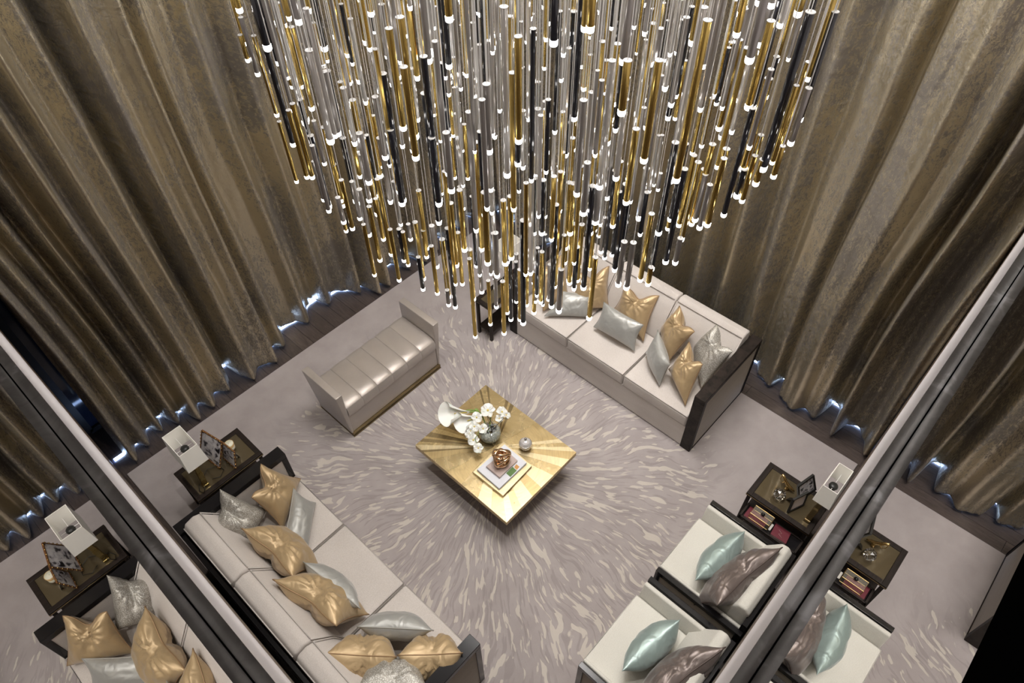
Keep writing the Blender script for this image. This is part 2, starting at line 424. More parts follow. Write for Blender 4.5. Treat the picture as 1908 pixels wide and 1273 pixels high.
ceiling = tag(box('ceiling', (XW - .1, YW - .1, ZC), (P + .1, P + .1, ZC + .1), M['ceiling']), kind='structure')
wl = tag(box('wall_left', (XW - .1, YW - .1, 0), (P + .1, YW, ZC), M['wall']), kind='structure')
wr = tag(box('wall_right', (XW - .1, YW, 0), (XW, P + .1, ZC), M['wall']), kind='structure')
# tall windows behind the curtains
def window(name, horiz, a, b, pos):
    fr = []; g = []
    n = 4; w = (b - a) / n
    for k in range(n + 1):
        c = a + k * w; fr.append((c - .03, c + .03, .05, 6.9))
    for z in (.05, 2.4, 4.7, 6.9): fr.append((a, b, z - .03, z + .03))
    L = [((f0, pos, z0), (f1, pos + .05, z1)) if horiz else ((pos, f0, z0), (pos + .05, f1, z1)) for f0, f1, z0, z1 in fr]
    o = tag(boxes(name, L, M['blackplastic']), kind='structure')
    for k in range(n):
        for z0, z1 in ((.08, 2.37), (2.43, 4.67), (4.73, 6.87)):
            c0, c1 = a + k * w + .03, a + (k + 1) * w - .03
            box('pane', *(((c0, pos + .01, z0), (c1, pos + .02, z1)) if horiz else ((pos + .01, c0, z0), (pos + .02, c1, z1))), M['navy'], o)
    return o
window('window_1', True, -5.3, -.02, YW)
window('window_2', False, -5.6, -.02, XW)
def mirror_wall(name, ax):
    """ax = 0: the plane x = P (at the left of the picture); ax = 1: the plane y = P"""
    lo = YW if ax == 0 else XW
    def bx(n, d0, d1, z0, z1, m, par=None, bev=0):
        a = (d0, lo, z0) if ax == 0 else (lo, d0, z0); b = (d1, P, z1) if ax == 0 else (P, d1, z1)
        if ax == 1: a = (XW, d0, z0); b = (P, d1, z1)
        return box(n, a, b, m, par, bev)
    w = tag(bx(name, P + .004, P + .1, 0, ZC, M['wall']), kind='structure')
    bx('mirror_panel', P, P + .004, ZL, ZC, M['mirror'], w)
    bx('gasket', P - .0007, P, ZL, ZL + .0006, M['groove'], w)
    bx('steel_ledge', P - T, P + .004, ZL - .008, ZL, M['steel'], w)
    bx('pale_bulkhead', P - T, P + .004, 3.7, ZL - .008, M['bulkhead'], w)
    bx('wood_panel', P - T, P + .004, .0, 3.7, M['woodpanel'], w)
    if ax == 1: bx('black_top_rail', P - .0006, P, 5.911, 6.15, M['groove'], w)
    return w
mirror_wall('wall_front', 0)
mirror_wall('wall_rear', 1)

# rug
bm = bmesh.new(); add_box(bm, (-4.80, -5.12, .001), (-.025, -.02, .018))
rug = tag(bm_obj('rug', bm, M['rug'], None, False, .006, 3), 'large greige rug with pale strokes radiating from under the coffee table', 'rug')

# ------------------------------------------------------------------ curtains
def crom(pts, s):
    """piecewise smooth interpolation of (along, depth) points"""
    if s <= pts[0][0]: return pts[0][1]
    for i in range(len(pts) - 1):
        if pts[i][0] <= s <= pts[i + 1][0]:
            t = (s - pts[i][0]) / (pts[i + 1][0] - pts[i][0]); t = t * t * (3 - 2 * t)
            return pts[i][1] * (1 - t) + pts[i + 1][1] * t
    return pts[-1][1]
def curtain(name, pts, ax, label, zh=7.35):
    pts = sorted(pts); a, b = pts[0][0], pts[-1][0]
    nx = int((b - a) / .014); nz = 90
    verts = []; faces = []; uvs = []; arc = 0; prev = None
    arcs = []
    for i in range(nx + 1):
        s = a + (b - a) * i / nx; d = crom(pts, s)
        if prev: arc += math.hypot(s - prev[0], d - prev[1])
        prev = (s, d); arcs.append(arc)
    for j in range(nz + 1):
        q = j / nz; z = .055 + (zh - .055) * q ** 1.25
        for i in range(nx + 1):
            s = a + (b - a) * i / nx
            k = min(1, z / 2.5)
            s2 = s + .09 * k * noise.noise((s * .9, z * .30, 3.7 + ax * 9)) * 2
            d = crom(pts, min(b, max(a, s2)))
            mid = sum(p[1] for p in pts) / len(pts)
            amp = 1.15 + .40 * k + .55 * noise.noise((s * 1.7, z * .25, 11 + ax * 5)) * k
            d = mid + (d - mid) * amp
            d += .014 * noise.noise((s * 14, z * 1.1, 2)) + .006 * noise.noise((s * 30, z * 5, 5))
            d += .03 * math.exp(-z * 5) * noise.noise((s * 6, z * 3, 8)) 
            zz = z + (.012 * noise.noise((s * 9, 0, 1)) if j == 0 else 0)
            verts.append((s, d, zz) if ax == 0 else (d, s, zz)); uvs.append((arcs[i], z))
    for j in range(nz):
        for i in range(nx):
            p = j * (nx + 1) + i; faces.append((p, p + 1, p + nx + 2, p + nx + 1))
    me = bpy.data.meshes.new(name); me.from_pydata(verts, [], faces)
    ul = me.uv_layers.new(name='UVMap')
    flat = []
    for f in faces:
        for v in f: flat.extend(uvs[v])
    ul.data.foreach_set('uv', flat)
    o = link(name, me, M['curtain'], None, True)
    sd = o.modifiers.new('solid', 'SOLIDIFY'); sd.thickness = .006; sd.offset = 0
    return tag(o, label, 'curtain')
LP = [(-.12, -5.30), (-.16, -5.17), (-.25, -5.33), (-.33, -5.24), (-.42, -5.42), (-.51, -5.29), (-.58, -5.46), (-.67, -5.25), (-.75, -5.36), (-.84, -5.16),
      (-.93, -5.33), (-1.02, -5.18), (-1.12, -5.32), (-1.24, -5.24), (-1.30, -5.33), (-1.38, -5.54), (-1.44, -5.30), (-1.50, -5.17), (-1.62, -5.28), (-1.72, -5.24), (-1.80, -5.19), (-1.90, -5.40),
      (-1.98, -5.30), (-2.14, -5.52), (-2.28, -5.50), (-2.37, -5.38), (-2.52, -5.56), (-2.63, -5.60), (-2.70, -5.42), (-2.86, -5.54), (-2.98, -5.45), (-3.07, -5.30),
      (-3.14, -5.40), (-3.22, -5.16), (-3.30, -5.30), (-3.38, -5.17), (-3.50, -5.42), (-3.62, -5.42), (-3.73, -5.21), (-3.84, -5.42), (-3.95, -5.14), (-4.07, -5.42),
      (-4.18, -5.18), (-4.30, -5.44), (-4.43, -5.2), (-4.58, -5.45), (-4.7, -5.22), (-4.85, -5.42), (-4.98, -5.2),]
curtain('curtain', LP, 0, 'long gold-flecked curtain on the left wall behind the bench and the lamp table')
RP = [(-5.2, -5.1), (-5.07, -5.3), (-4.93, -5.06), (-4.78, -5.28), (-4.62, -5.02), (-4.47, -5.27), (-4.33, -5.05), (-4.18, -5.26), (-4.02, -5.02),
      (-3.87, -5.28), (-3.72, -5.03), (-3.55, -5.24), (-3.40, -5.0), (-3.25, -5.28), (-3.08, -5.05), (-2.93, -5.25), (-2.76, -4.98), (-2.62, -5.22), (-2.50, -5.0),
      (-2.33, -5.28), (-2.17, -5.02), (-2.02, -5.25), (-1.86, -5.0), (-1.70, -5.24), (-1.52, -5.05), (-1.38, -5.22), (-1.26, -5.1), (-1.11, -5.05), (-1.04, -5.22), (-.97, -5.02), (-.90, -5.0), (-.79, -4.95), (-.69, -5.03),
      (-.58, -4.99), (-.50, -5.27), (-.44, -5.24), (-.365, -4.92), (-.30, -5.12), (-.20, -5.16), (-.10, -5.08), (-.02, -4.93), (.005, -4.95)]
curtain('curtain', RP, 1, 'gold-flecked curtain on the right wall behind the three-seat sofa')

def cove(pts, ax, label):  # strip shaped along the hem folds so its glow edges them
    pts = sorted(pts); a, b = pts[0][0] + .02, min(pts[-1][0], -.02) if ax else -.02
    n = int((b - a) / .02); bm = bmesh.new(); rows = []
    for i in range(n + 1):
        s = a + (b - a) * i / n
        d = min(crom(pts, s + .012 * q) for q in range(-4, 5)) - .045
        row = []
        for dd, z in ((0, .002), (0, .014), (-.03, .016), (-.03, .002)):
            row.append(bm.verts.new((s, d + dd, z) if ax == 0 else (d + dd, s, z)))
        rows.append(row)
    for p, q in zip(rows, rows[1:]):
        for k in range(4): bm.faces.new((p[k], p[(k + 1) % 4], q[(k + 1) % 4], q[k]))
    bmesh.ops.recalc_face_normals(bm, faces=bm.faces)
    return tag(bm_obj('cove_light', bm, M['cove']), label, 'light')
cove(LP, 0, 'cool blue-white light strip on the floor glowing under the left curtain’s hem')
cove(RP, 1, 'cool blue-white light strip on the floor glowing under the right curtain’s hem')
# ------------------------------------------------------------------ sofas
def piping_loop(name, pts, r, m, parent, closed=True):
    return tube(name, pts, r, m, parent, 6, closed)
def cushion_seat(name, x0, x1, y0, y1, z0, z1, parent, m=None, fx=1):
    o = box(name, (x0, y0, z0), (x1, y1, z1), m or M['sofa'], parent, .025, 4, True)
    e = .006
    a, b = sorted((x0, x1)); c, d = sorted((y0, y1)); z = z1 - .006
    piping_loop('piping', [(a + e, c + e, z), (b - e, c + e, z), (b - e, d - e, z), (a + e, d - e, z)], .0055, M['piping'], o)
    piping_loop('piping', [(a + e, c + e, z0 + .012), (b - e, c + e, z0 + .012), (b - e, d - e, z0 + .012), (a + e, d - e, z0 + .012)], .0055, M['piping'], o)
    return o
def sofa(name, xf, xb, ys, arm0, arm1, label, armlen_f, capm):
    """xf front, xb back; ys the four cushion borders along y; the arms outside them"""
    s = 1 if xb > xf else -1
    t = empty(name, ((xf + xb) / 2, (arm0 + arm1) / 2, 0)); tag(t, label, 'sofa', 'three-seat sofas')
    ci0, ci1 = ys[0], ys[-1]
    box('base', (xf + s * .01, ci0 - .002, .03), (xb - s * .04, ci1 + .002, .335), M['sofa'], t, .006)
    box('plinth', (xf + s * .04, ci0, .0185), (xb - s * .06, ci1, .032), M['black'], t)
    box('back_frame', (xb - s * .035, arm0, .03), (xb, arm1, .80), capm, t, .004)
    for a, b in zip(ys, ys[1:]):
        cushion_seat('seat_cushion', xf, xb - s * .26, a + .004, b - .004, .335, .49, t)
    for a, b in zip(ys, ys[1:]):
        # back cushion: leaning wedge with a bevelled top
        prof = [(xb - s * .055, .47), (xb - s * .045, .88), (xb - s * .07, .935), (xb - s * .15, .955), (xb - s * .20, .93), (xb - s * .33, .72), (xb - s * .40, .50), (xb - s * .38, .46)]
        o = prism('back_cushion', prof, 1, a + .005, b - .005, M['sofa'], t, .022, 4, True)
        for zz, xx in ((.935, xb - s * .205), (.90, xb - s * .05)):
            tube('piping', [(xx, a + .02, zz), (xx, b - .02, zz)], .005, M['piping'], o, 6)
        tube('piping', [(xb - s * .205, b - .012, .93), (xb - s * .335, b - .009, .72), (xb - s * .40, b - .012, .51)], .005, M['piping'], o, 6)
        tube('piping', [(xb - s * .205, a + .012, .93), (xb - s * .335, a + .009, .72), (xb - s * .40, a + .012, .51)], .005, M['piping'], o, 6)
    for (a, b, out) in ((arm0, ci0, -1), (ci1, arm1, 1)):
        aro = boxes('arm', [((xf, a, .78), (xb, b, .84)), ((xf, a, .0185), (xf + s * .05, b, .78)), ((xb - s * .05, a, .0185), (xb, b, .78)), ((xf + s * .05, a, .0185), (xb - s * .05, b, .035))], capm, t)
        aro.modifiers.new('bevel', 'BEVEL').width = .003
        box('arm_panel', (xf + s * .05, a + .006, .035), (xb - s * .05, b - .006, .78), M['armpanel'] if out * (1) > 0 else M['sofa'], aro)
    return t
sofa('sofa', -3.83, -4.82, [-3.545, -2.85, -2.14, -1.395], -3.645, -1.285, 'pale greige three-seat sofa with dark burl arm in front of the right curtain', 0, M['burl'])
sofa('sofa', -1.02, -.03, [-3.605, -2.92, -2.165, -1.42], -3.715, -1.315, 'pale greige three-seat sofa with black lacquer arms, back to the mirror at lower left', 0, M['black'])

# ------------------------------------------------------------------ cushions
def pillow(eL, eR, bL, bR, th, m, pm, label, group, chop=.3, n=40, cat='cushion', side=1.0, fold=1.0, groove=.62):
    """eL, eR: the two upper ears; bL, bR the lower corners; th: full thickness; chop: how far the middle of the top edge is pushed in"""
    eL, eR, bL, bR = (Vector(p) for p in (eL, eR, bL, bR))
    cen = (eL + eR + bL + bR) / 4
    nrm = ((eR - bL).cross(eL - bR)).normalized()
    verts = []; faces = []
    def surf(a, b):
        # a: -1..1 left-right, b: -1..1 bottom-top
        s, t = (a + 1) / 2, (b + 1) / 2
        p = (bL * (1 - s) + bR * s) * (1 - t) + (eL * (1 - s) + eR * s) * t
        # edges bow inward between the pinched corners
        ex = (1 - b * b) * .055 * (-a) * abs(a) ** 3; ey = (1 - a * a) * .035 * (-b) * abs(b) ** 3
        dx = ((bR - bL) * (1 - t) + (eR - eL) * t); dy = ((eL - bL) * (1 - s) + (eR - bR) * s)
        p = p + dx * ex + dy * ey
        c = math.exp(-(a / .42) ** 2) * max(0, t) ** 2.2 * chop
        p = p - dy * c * .75
        return p
    def thick(a, b, sg):
        e = max(0, (1 - abs(a) ** 2.5)) ** .72 * max(0, (1 - abs(b) ** 2.8)) ** .66
        t = (b + 1) / 2
        g = 1 - groove * (1 if chop > .01 else 0) * math.exp(-abs(a + .06 * math.sin(b * 5)) / (.13 + .10 * (1 - t))) * t ** 1.3 * (1.0 if sg * side > 0 else .7)
        r = math.hypot(a * 1.1, (b - (1 - 1.3 * chop))) + .001
        ang = math.atan2(b - (1 - 1.3 * chop), a)
        w = .20 * math.sin(ang * 15 + 2.4 * noise.noise((a * 2, b * 2, cen.x * 7))) * math.exp(-r * 1.9) * (fold if chop > .01 else .25)
        for qa, qb in ((-1, 1), (1, 1), (-1, -1), (1, -1)):
            dq = math.hypot(a - qa, b - qb)
            w += .06 * math.sin(math.atan2(b - qb, a - qa) * 16 + cen.x * 9) * math.exp(-dq * 2.6) * min(1, dq * 4)
        w += .10 * noise.noise((a * 2.2 + cen.x * 5, b * 2.2, cen.y * 7 + sg))
        return e * (g + w)
    idx = {}
    for sg in (1, -1):
        for j in range(n + 1):
            for i in range(n + 1):
                a = -1 + 2 * i / n; b = -1 + 2 * j / n
                a = math.sin(a * math.pi / 2) * .6 + a * .4; b = math.sin(b * math.pi / 2) * .6 + b * .4
                bd = i in (0, n) or j in (0, n)
                if bd and sg == -1: idx[(sg, i, j)] = idx[(1, i, j)]; continue
                q = surf(a, b) + nrm * sg * th / 2 * (0 if bd else thick(a, b, sg))
                idx[(sg, i, j)] = len(verts); verts.append(q)
        for j in range(n):
            for i in range(n):
                f = [idx[(sg, i, j)], idx[(sg, i + 1, j)], idx[(sg, i + 1, j + 1)], idx[(sg, i, j + 1)]]
                faces.append(f if sg == 1 else f[::-1])
    me = bpy.data.meshes.new('cushion'); me.from_pydata([tuple(v) for v in verts], [], faces); me.update()
    o = link('cushion', me, m, None, True)
    # object origin at its centre
    for v in me.vertices: v.co -= cen
    o.location = cen
    tag(o, label, cat, group)
    if pm:
        ring = []
        E = [(-1 + 2 * k / 18, -1) for k in range(18)] + [(1, -1 + 2 * k / 18) for k in range(18)] + [(1 - 2 * k / 18, 1) for k in range(18)] + [(-1, 1 - 2 * k / 18) for k in range(18)]
        tube('piping', [surf(a, b) for a, b in E], .0045, pm, o, 5, True)
    return o
G_, S_, K_ = M['gold_satin'], M['grey_satin'], M['speckle']
gp, sp_ = M['gold_piping'], M['grey_piping']
grp1 = 'scatter cushions on the sofas'
def pilw(eL, eR, off, zb, th, m, pm, label, group=grp1, inset=.02, **k):
    # ears from the photograph, lower corners resting 'off' in front of them at height zb
    a, b = at(*eL), at(*eR); d = (b - a).normalized() * inset
    c0 = Vector((a.x + off[0] + d.x, a.y + off[1] + d.y, zb)); c1 = Vector((b.x + off[0] - d.x, b.y + off[1] - d.y, zb))
    return pillow(a, b, c0, c1, th, m, pm, label, group, **k)
def PX(l): return [at(*p) for p in l]
def pil(l, th, m, pm, label, group=grp1, **k):
    if k.get('chop', .3) > .3: k['chop'] *= .62
    th *= 1.12
    return pillow(*PX(l), th, m, pm, label, group, **k)
# --- right-hand sofa (ears L, R, bottom L, R as pixel + height)
pil([(1000, 496, .90), (1052, 470, .92), (1012, 580, .53), (1060, 560, .53)], .16, G_, gp, 'gold satin cushion at the far end of the right sofa, mostly behind hanging rods', chop=.2)
pil([(1072, 508, .90), (1135, 496, .92), (1066, 580, .53), (1134, 574, .53)], .16, G_, gp, 'gold satin cushion behind the grey oblong one nearest the sofa’s far arm', chop=.25)
pil([(1047, 543, .72), (1106, 548, .72), (1014, 589, .53), (1100, 591, .53)], .11, S_, sp_, 'grey satin oblong cushion lying flattest at the far end of the right sofa', chop=0)
pil([(1163, 534, .92), (1228, 551, .90), (1143, 577, .58), (1199, 636, .53)], .17, G_, gp, 'gold satin cushion with two ears in the middle of the right sofa', chop=.42)
pil([(1125, 563, .80), (1199, 606, .80), (1106, 609, .55), (1182, 654, .53)], .13, S_, sp_, 'grey satin oblong cushion leaning on the two-eared gold one', chop=0)
pil([(1266, 570, .95), (1294, 618, .92), (1231, 609, .60), (1246, 674, .55)], .17, G_, gp, 'gold satin cushion standing tallest behind two others on the right sofa', chop=.42)
pil([(1335, 603, .93), (1366, 655, .90), (1292, 643, .58), (1306, 724, .53)], .19, K_, None, 'speckled silver cushion against the burl arm of the right sofa', chop=.4)
pil([(1226, 615, .80), (1248, 680, .78), (1203, 657, .55), (1229, 720, .52)], .13, S_, sp_, 'grey satin cushion standing on edge in the corner group of the right sofa', chop=0)
pil([(1284, 637, .86), (1309, 679, .86), (1246, 688, .60), (1277, 756, .52)], .18, G_, gp, 'gold satin cushion nearest the front in the corner group of the right sofa', chop=.42)
# --- left-hand sofa
pil([(404, 986, .80), (409, 911, .92), (458, 1018, .54), (500, 948, .62)], .27, K_, None, 'speckled silver cushion in the back corner of the left sofa', chop=.08, groove=.7)
pil([(469, 927, .86), (486, 865, .88), (528, 988, .53), (560, 892, .56)], .18, G_, gp, 'gold satin cushion beside the black arm by the lamp table', chop=.28)
pil([(527, 1019, .66), (547, 910, .68), (571, 1040, .53), (588, 937, .53)], .13, S_, sp_, 'grey satin oblong cushion nearest the seat edge at the lamp end', chop=0)
pilw((450, 985, .90), (546, 1075, .86), (-.22, -.03), .56, .27, G_, gp, 'gold satin cushion in front of the speckled one on the left sofa', chop=.15, groove=.6)
pilw((508, 1080, .90), (627, 1167, .88), (-.25, .0), .56, .28, G_, gp, 'gold satin cushion in the middle of the left sofa', chop=.15, groove=.6)
pil([(565, 1047, .80), (672, 1135, .78), (580, 1060, .55), (668, 1122, .50)], .17, S_, sp_, 'grey satin oblong cushion on its edge in the middle of the left sofa', chop=0)
pil([(665, 1168, .84), (808, 1175, .84), (676, 1160, .53), (796, 1166, .53)], .18, S_, sp_, 'grey satin oblong cushion in front of the two gold ones at the near end', chop=0, side=-1)
pilw((605, 1217, .88), (739, 1224, .88), (-.02, -.02), .50, .36, G_, gp, 'gold satin cushion with a cross fold, left of the near pair', chop=.03, groove=.35)
pilw((740, 1221, .88), (862, 1217, .88), (-.02, -.02), .50, .35, G_, gp, 'gold satin cushion with a cross fold, against the near black arm', chop=.03, groove=.35)
pil([(660, 1290, .93), (800, 1288, .93), (672, 1262, .53), (796, 1262, .53)], .30, K_, None, 'speckled silver cushion behind the near gold pair', chop=.03, groove=.25)

# ------------------------------------------------------------------ bench
def bench():
    x0, x1, y0, y1 = -3.0, -1.70, -4.36, -3.84
    t = empty('bench', ((x0 + x1) / 2, (y0 + y1) / 2, 0)); tag(t, 'champagne satin bench with two raised ends and a channelled seat', 'bench')
    boxes('plinth', [((x0 + .06, y0, .018), (x1 - .06, y1 + .015, .038)), ((x0 + .08, y0 + .01, .038), (x1 - .08, y1, .05)), ((x0 + .06, y0, .05), (x1 - .06, y1 + .012, .07))], M['brass_dark'], t)
    box('apron', (x0 + .075, y0 + .02, .07), (x1 - .075, y1 - .012, .34), M['bench'], t, .006)
    n = 6; w = (x1 - x0 - .16) / n
    for k in range(n):
        a = x0 + .08 + k * w
        bm = bmesh.new(); prof = [(y0 + .012, .34), (y1 - .003, .335), (y1 + .006, .36), (y1 + .006, .42), (y1 - .01, .455), (y1 - .045, .475), (y1 - .12, .483), (y0 + .06, .483), (y0 + .02, .47), (y0 + .008, .44)]
        # a soft channel: bulges between its two seams
        m_ = 5; rings = []
        for i in range(m_ + 1):
            q = i / m_; e = .012 * (1 - (2 * q - 1) ** 2); xx = a + w * q
            cy, cz = (y0 + y1) / 2, .41
            rings.append([bm.verts.new((xx, cy + (y - cy) * (1 + e * 1.2), cz + (z - cz) * (1 + e * 5))) for y, z in prof])
        for i in range(m_):
            for j in range(len(prof)): bm.faces.new((rings[i][j], rings[i + 1][j], rings[i + 1][(j + 1) % len(prof)], rings[i][(j + 1) % len(prof)]))
        bm.faces.new(rings[0]); bm.faces.new(rings[-1][::-1]); bmesh.ops.recalc_face_normals(bm, faces=bm.faces)
        bm_obj('seat_channel', bm, M['bench'], t, True, .004, 2)
    for s, xa, xb in ((-1, x0, x0 + .075), (1, x1 - .075, x1)):
        # ends flare: foot drawn in, top full width
        inn = .05 * s
        poly = [(xa - (inn if s < 0 else 0) * 0, 0)]
        bm = bmesh.new()
        lo = (xa + .055, xb) if s < 0 else (xa, xb - .055)
        v = []
        for z, (p, q), yy0, yy1 in ((.07, lo, y0 + .02, y1 + .0), (.69, (xa, xb), y0, y1)):
            v += [bm.verts.new(c) for c in ((p, yy0, z), (q, yy0, z), (q, yy1, z), (p, yy1, z))]
        for f in ((3, 2, 1, 0), (4, 5, 6, 7), (0, 1, 5, 4), (1, 2, 6, 5), (2, 3, 7, 6), (3, 0, 4, 7)): bm.faces.new([v[i] for i in f])
        bm_obj('end_panel', bm, M['bench'], t, True, .008, 3)
bench()

# ------------------------------------------------------------------ coffee table with sunburst top
def coffee_table():
    zt = .42
    C = [at(774.2, 829, zt), at(905, 717.8, zt), at(1073, 841.8, zt), at(944.7, 975.5, zt)]
    x0, x1 = (C[1].x + C[2].x) / 2, (C[0].x + C[3].x) / 2
    y0, y1 = (C[0].y + C[1].y) / 2, (C[2].y + C[3].y) / 2
    t = empty('coffee_table', ((x0 + x1) / 2, (y0 + y1) / 2, 0)); tag(t, 'square brass coffee table with a sunburst of inlaid metal wedges', 'coffee table')
    box('top_slab', (x0, y0, zt - .055), (x1, y1, zt - .003), M['brass_mid'], t, .003)
    bm = bmesh.new(); v = []
    for z, i in ((.018, .32), (.045, .32), (zt - .055, .06)):
        v.append([bm.verts.new(c) for c in ((x0 + i, y0 + i, z), (x1 - i, y0 + i, z), (x1 - i, y1 - i, z), (x0 + i, y1 - i, z))])
    bm.faces.new(v[0][::-1]); bm.faces.new(v[-1])
    for a, b in zip(v, v[1:]):
        for k in range(4): bm.faces.new((a[k], a[(k + 1) % 4], b[(k + 1) % 4], b[k]))
    bm_obj('pedestal', bm, M['tabledark'], t)
    ctr = at(922.9, 832, zt)
    # boundaries of the wedges as points on the top's edge, with the metal that follows each
    W = [(905, 718, 'm'), (907, 724, 'd'), (911, 727, 'b'), (942, 746, 'd'), (947, 750, 'm'), (951, 752, 'd'), (957, 757, 'b'), (1000, 788, 'm'), (1044, 818, 'l'), (1052, 825, 'b'), (1062, 833, 'l'),
         (1073, 842, 'm'), (1060, 856, 'l'), (1046, 870, 'b'), (1030, 886, 'l'), (1008, 908, 'm'), (992, 925, 'l'), (972, 947, 'b'), (958, 961, 'l'), (944, 975, 'b'), (915, 952, 'l'), (890, 930, 'b'), (860, 903, 'm'), (834, 880, 'b'), (806, 856, 'm'), (790, 843, 'd'),
         (785, 839, 'l'), (774, 829, 'b'), (781, 823, 'd'), (788, 817, 'm'), (792, 813, 'd'), (802, 805, 'b'), (812, 797, 'm'), (818, 791, 'd'), (828, 783, 'b'), (850, 764, 'm'), (872, 745, 'b'), (893, 728, 'd'), (896, 725, 'b')]
    def clampedge(p):
        d = (p - ctr); sc = []
        if d.x: sc += [((x0 if d.x < 0 else x1) - ctr.x) / d.x]
        if d.y: sc += [((y0 if d.y < 0 else y1) - ctr.y) / d.y]
        return ctr + d * min(sc)
    E = [(clampedge(at(u, v, zt)), k) for u, v, k in W]
    mm = {'m': 'brass_mid', 'd': 'brass_dark', 'b': 'brass', 'l': 'brass_light'}
    corners = [Vector((x, y, zt)) for x in (x0, x1) for y in (y0, y1)]
    for i, (p, k) in enumerate(E):
        q = E[(i + 1) % len(E)][0]
        poly = [ctr + ((p + q) / 2 - ctr) * .02, p]
        for c in corners:
            a = (p - ctr).xy; b = (q - ctr).xy; cc = (c - ctr).xy
            d1 = a.x * cc.y - a.y * cc.x; d2 = cc.x * b.y - cc.y * b.x; d3 = a.x * b.y - a.y * b.x
            if d1 * d3 > 1e-7 and d2 * d3 > 1e-7: poly.append(c)
        poly.append(q)
        h = .0012 if k in 'bl' else 0
        prism('inlay_wedge', [(c.x, c.y) for c in poly], 2, zt - .003, zt + h * .4, M[mm[k]], t)
    tube('edge_bead', [(x0, y0, zt - .05), (x1, y0, zt - .05), (x1, y1, zt - .05), (x0, y1, zt - .05)], .003, M['brass_light'], t, 6, True)
coffee_table()

# books and sculpture on it
def rect_from(px, z): return [at(u, v, z) for u, v in px]
def slab(name, cs, z0, z1, m, parent=None, bev=.001):
    bm = bmesh.new(); a = [bm.verts.new((c.x, c.y, z0)) for c in cs]; b = [bm.verts.new((c.x, c.y, z1)) for c in cs]; n = len(cs)
    bm.faces.new(a); bm.faces.new(b)
    for i in range(n): bm.faces.new((a[i], a[(i + 1) % n], b[(i + 1) % n], b[i]))
    bmesh.ops.recalc_face_normals(bm, faces=bm.faces)
    return bm_obj(name, bm, m, parent, False, bev, 1)
def book(cs, z0, z1, cover, label, group='books on the coffee table', pages='paper', th=.0035):
    c = sum(cs, Vector()) / len(cs); t = empty('book', (c.x, c.y, z0)); tag(t, label, 'book', group)
    slab('cover', cs, z1 - th, z1, cover, t); slab('cover', cs, z0, z0 + th, cover, t)
    ins = [Vector((c.x + (p.x - c.x) * .975, c.y + (p.y - c.y) * .975, 0)) for p in cs]
    slab('page_block', ins, z0 + th, z1 - th, M[pages], t)
    m0, m1 = cs[0], cs[1]; d = (m1 - m0); nn = Vector((-d.y, d.x, 0)).normalized() * .004
    if (c - m0).dot(nn) < 0: nn = -nn
    slab('spine', [m0, m1, m1 + nn, m0 + nn], z0, z1, cover, t)
    return t
zz = .4205
B1 = rect_from([(881, 880), (937, 924.5), (991, 868), (938, 823)], .45)
# two thin gold-edged volumes under the white one
slabm = M['brass_mid']
book(B1, zz, zz + .015, M['brass'], 'lowest gold-covered book of the stack on the coffee table', pages='brass_dark')
book(B1, zz + .0155, zz + .030, M['brass_light'], 'gold-covered book second from the bottom of the coffee table stack', pages='brass_dark')
B2 = rect_from([(888.5, 875), (930, 911), (981.5, 862), (940, 828)], .475)
wb = book(B2, zz + .0305, zz + .055, M['whitecover'], 'white-covered book under the small pink one on the coffee table')
slab('cover_picture', rect_from([(943, 882), (951, 889), (963, 877), (955, 870)], .476), zz + .055, zz + .0556, M['green'], wb, 0)
slab('cover_picture', rect_from([(958, 871), (963, 876), (968, 870), (962, 865)], .476), zz + .055, zz + .0556, M['orange'], wb, 0)
B3 = rect_from([(905.5, 869), (930.5, 890), (964.5, 858), (943, 839)], .50)
book(B3, zz + .0565, zz + .078, M['pinkcover'], 'small pale pink book on top of the stack, under the gold knot')
kn = at(933, 862, .50)
def knot(c, R_, r):
    t = empty('knot_sculpture', (c.x, c.y, c.z)); tag(t, 'polished rose-gold knot of interlaced rings on the pink book', 'sculpture')
    for k, (ax, off, sc) in enumerate((((1, .2, .5), (0, 0, 0), 1), ((-.4, 1, .3), (.01, -.006, 0), .95), ((.3, -.7, 1), (-.008, .004, -.012), 1), ((.9, .9, -.2), (.0, .01, .016), .9), ((-.9, .25, .75), (.006, 0, .01), .85))):
        q = Vector((0, 0, 1)).rotation_difference(Vector(ax).normalized())
        pts = []
        for i in range(48):
            a = 2 * math.pi * i / 40
            pts.append(Vector(c) + Vector(off) + Vector((0, 0, R_ + r)) + q @ Vector((math.cos(a) * R_ * sc * (1 + .1 * math.sin(3 * a)), math.sin(a) * R_ * sc, .012 * math.sin(2 * a))))
        tube('ring', pts, r, M['rosegold'], t, 10, True)
knot(Vector((kn.x, kn.y, zz + .0735)), .078, .013)

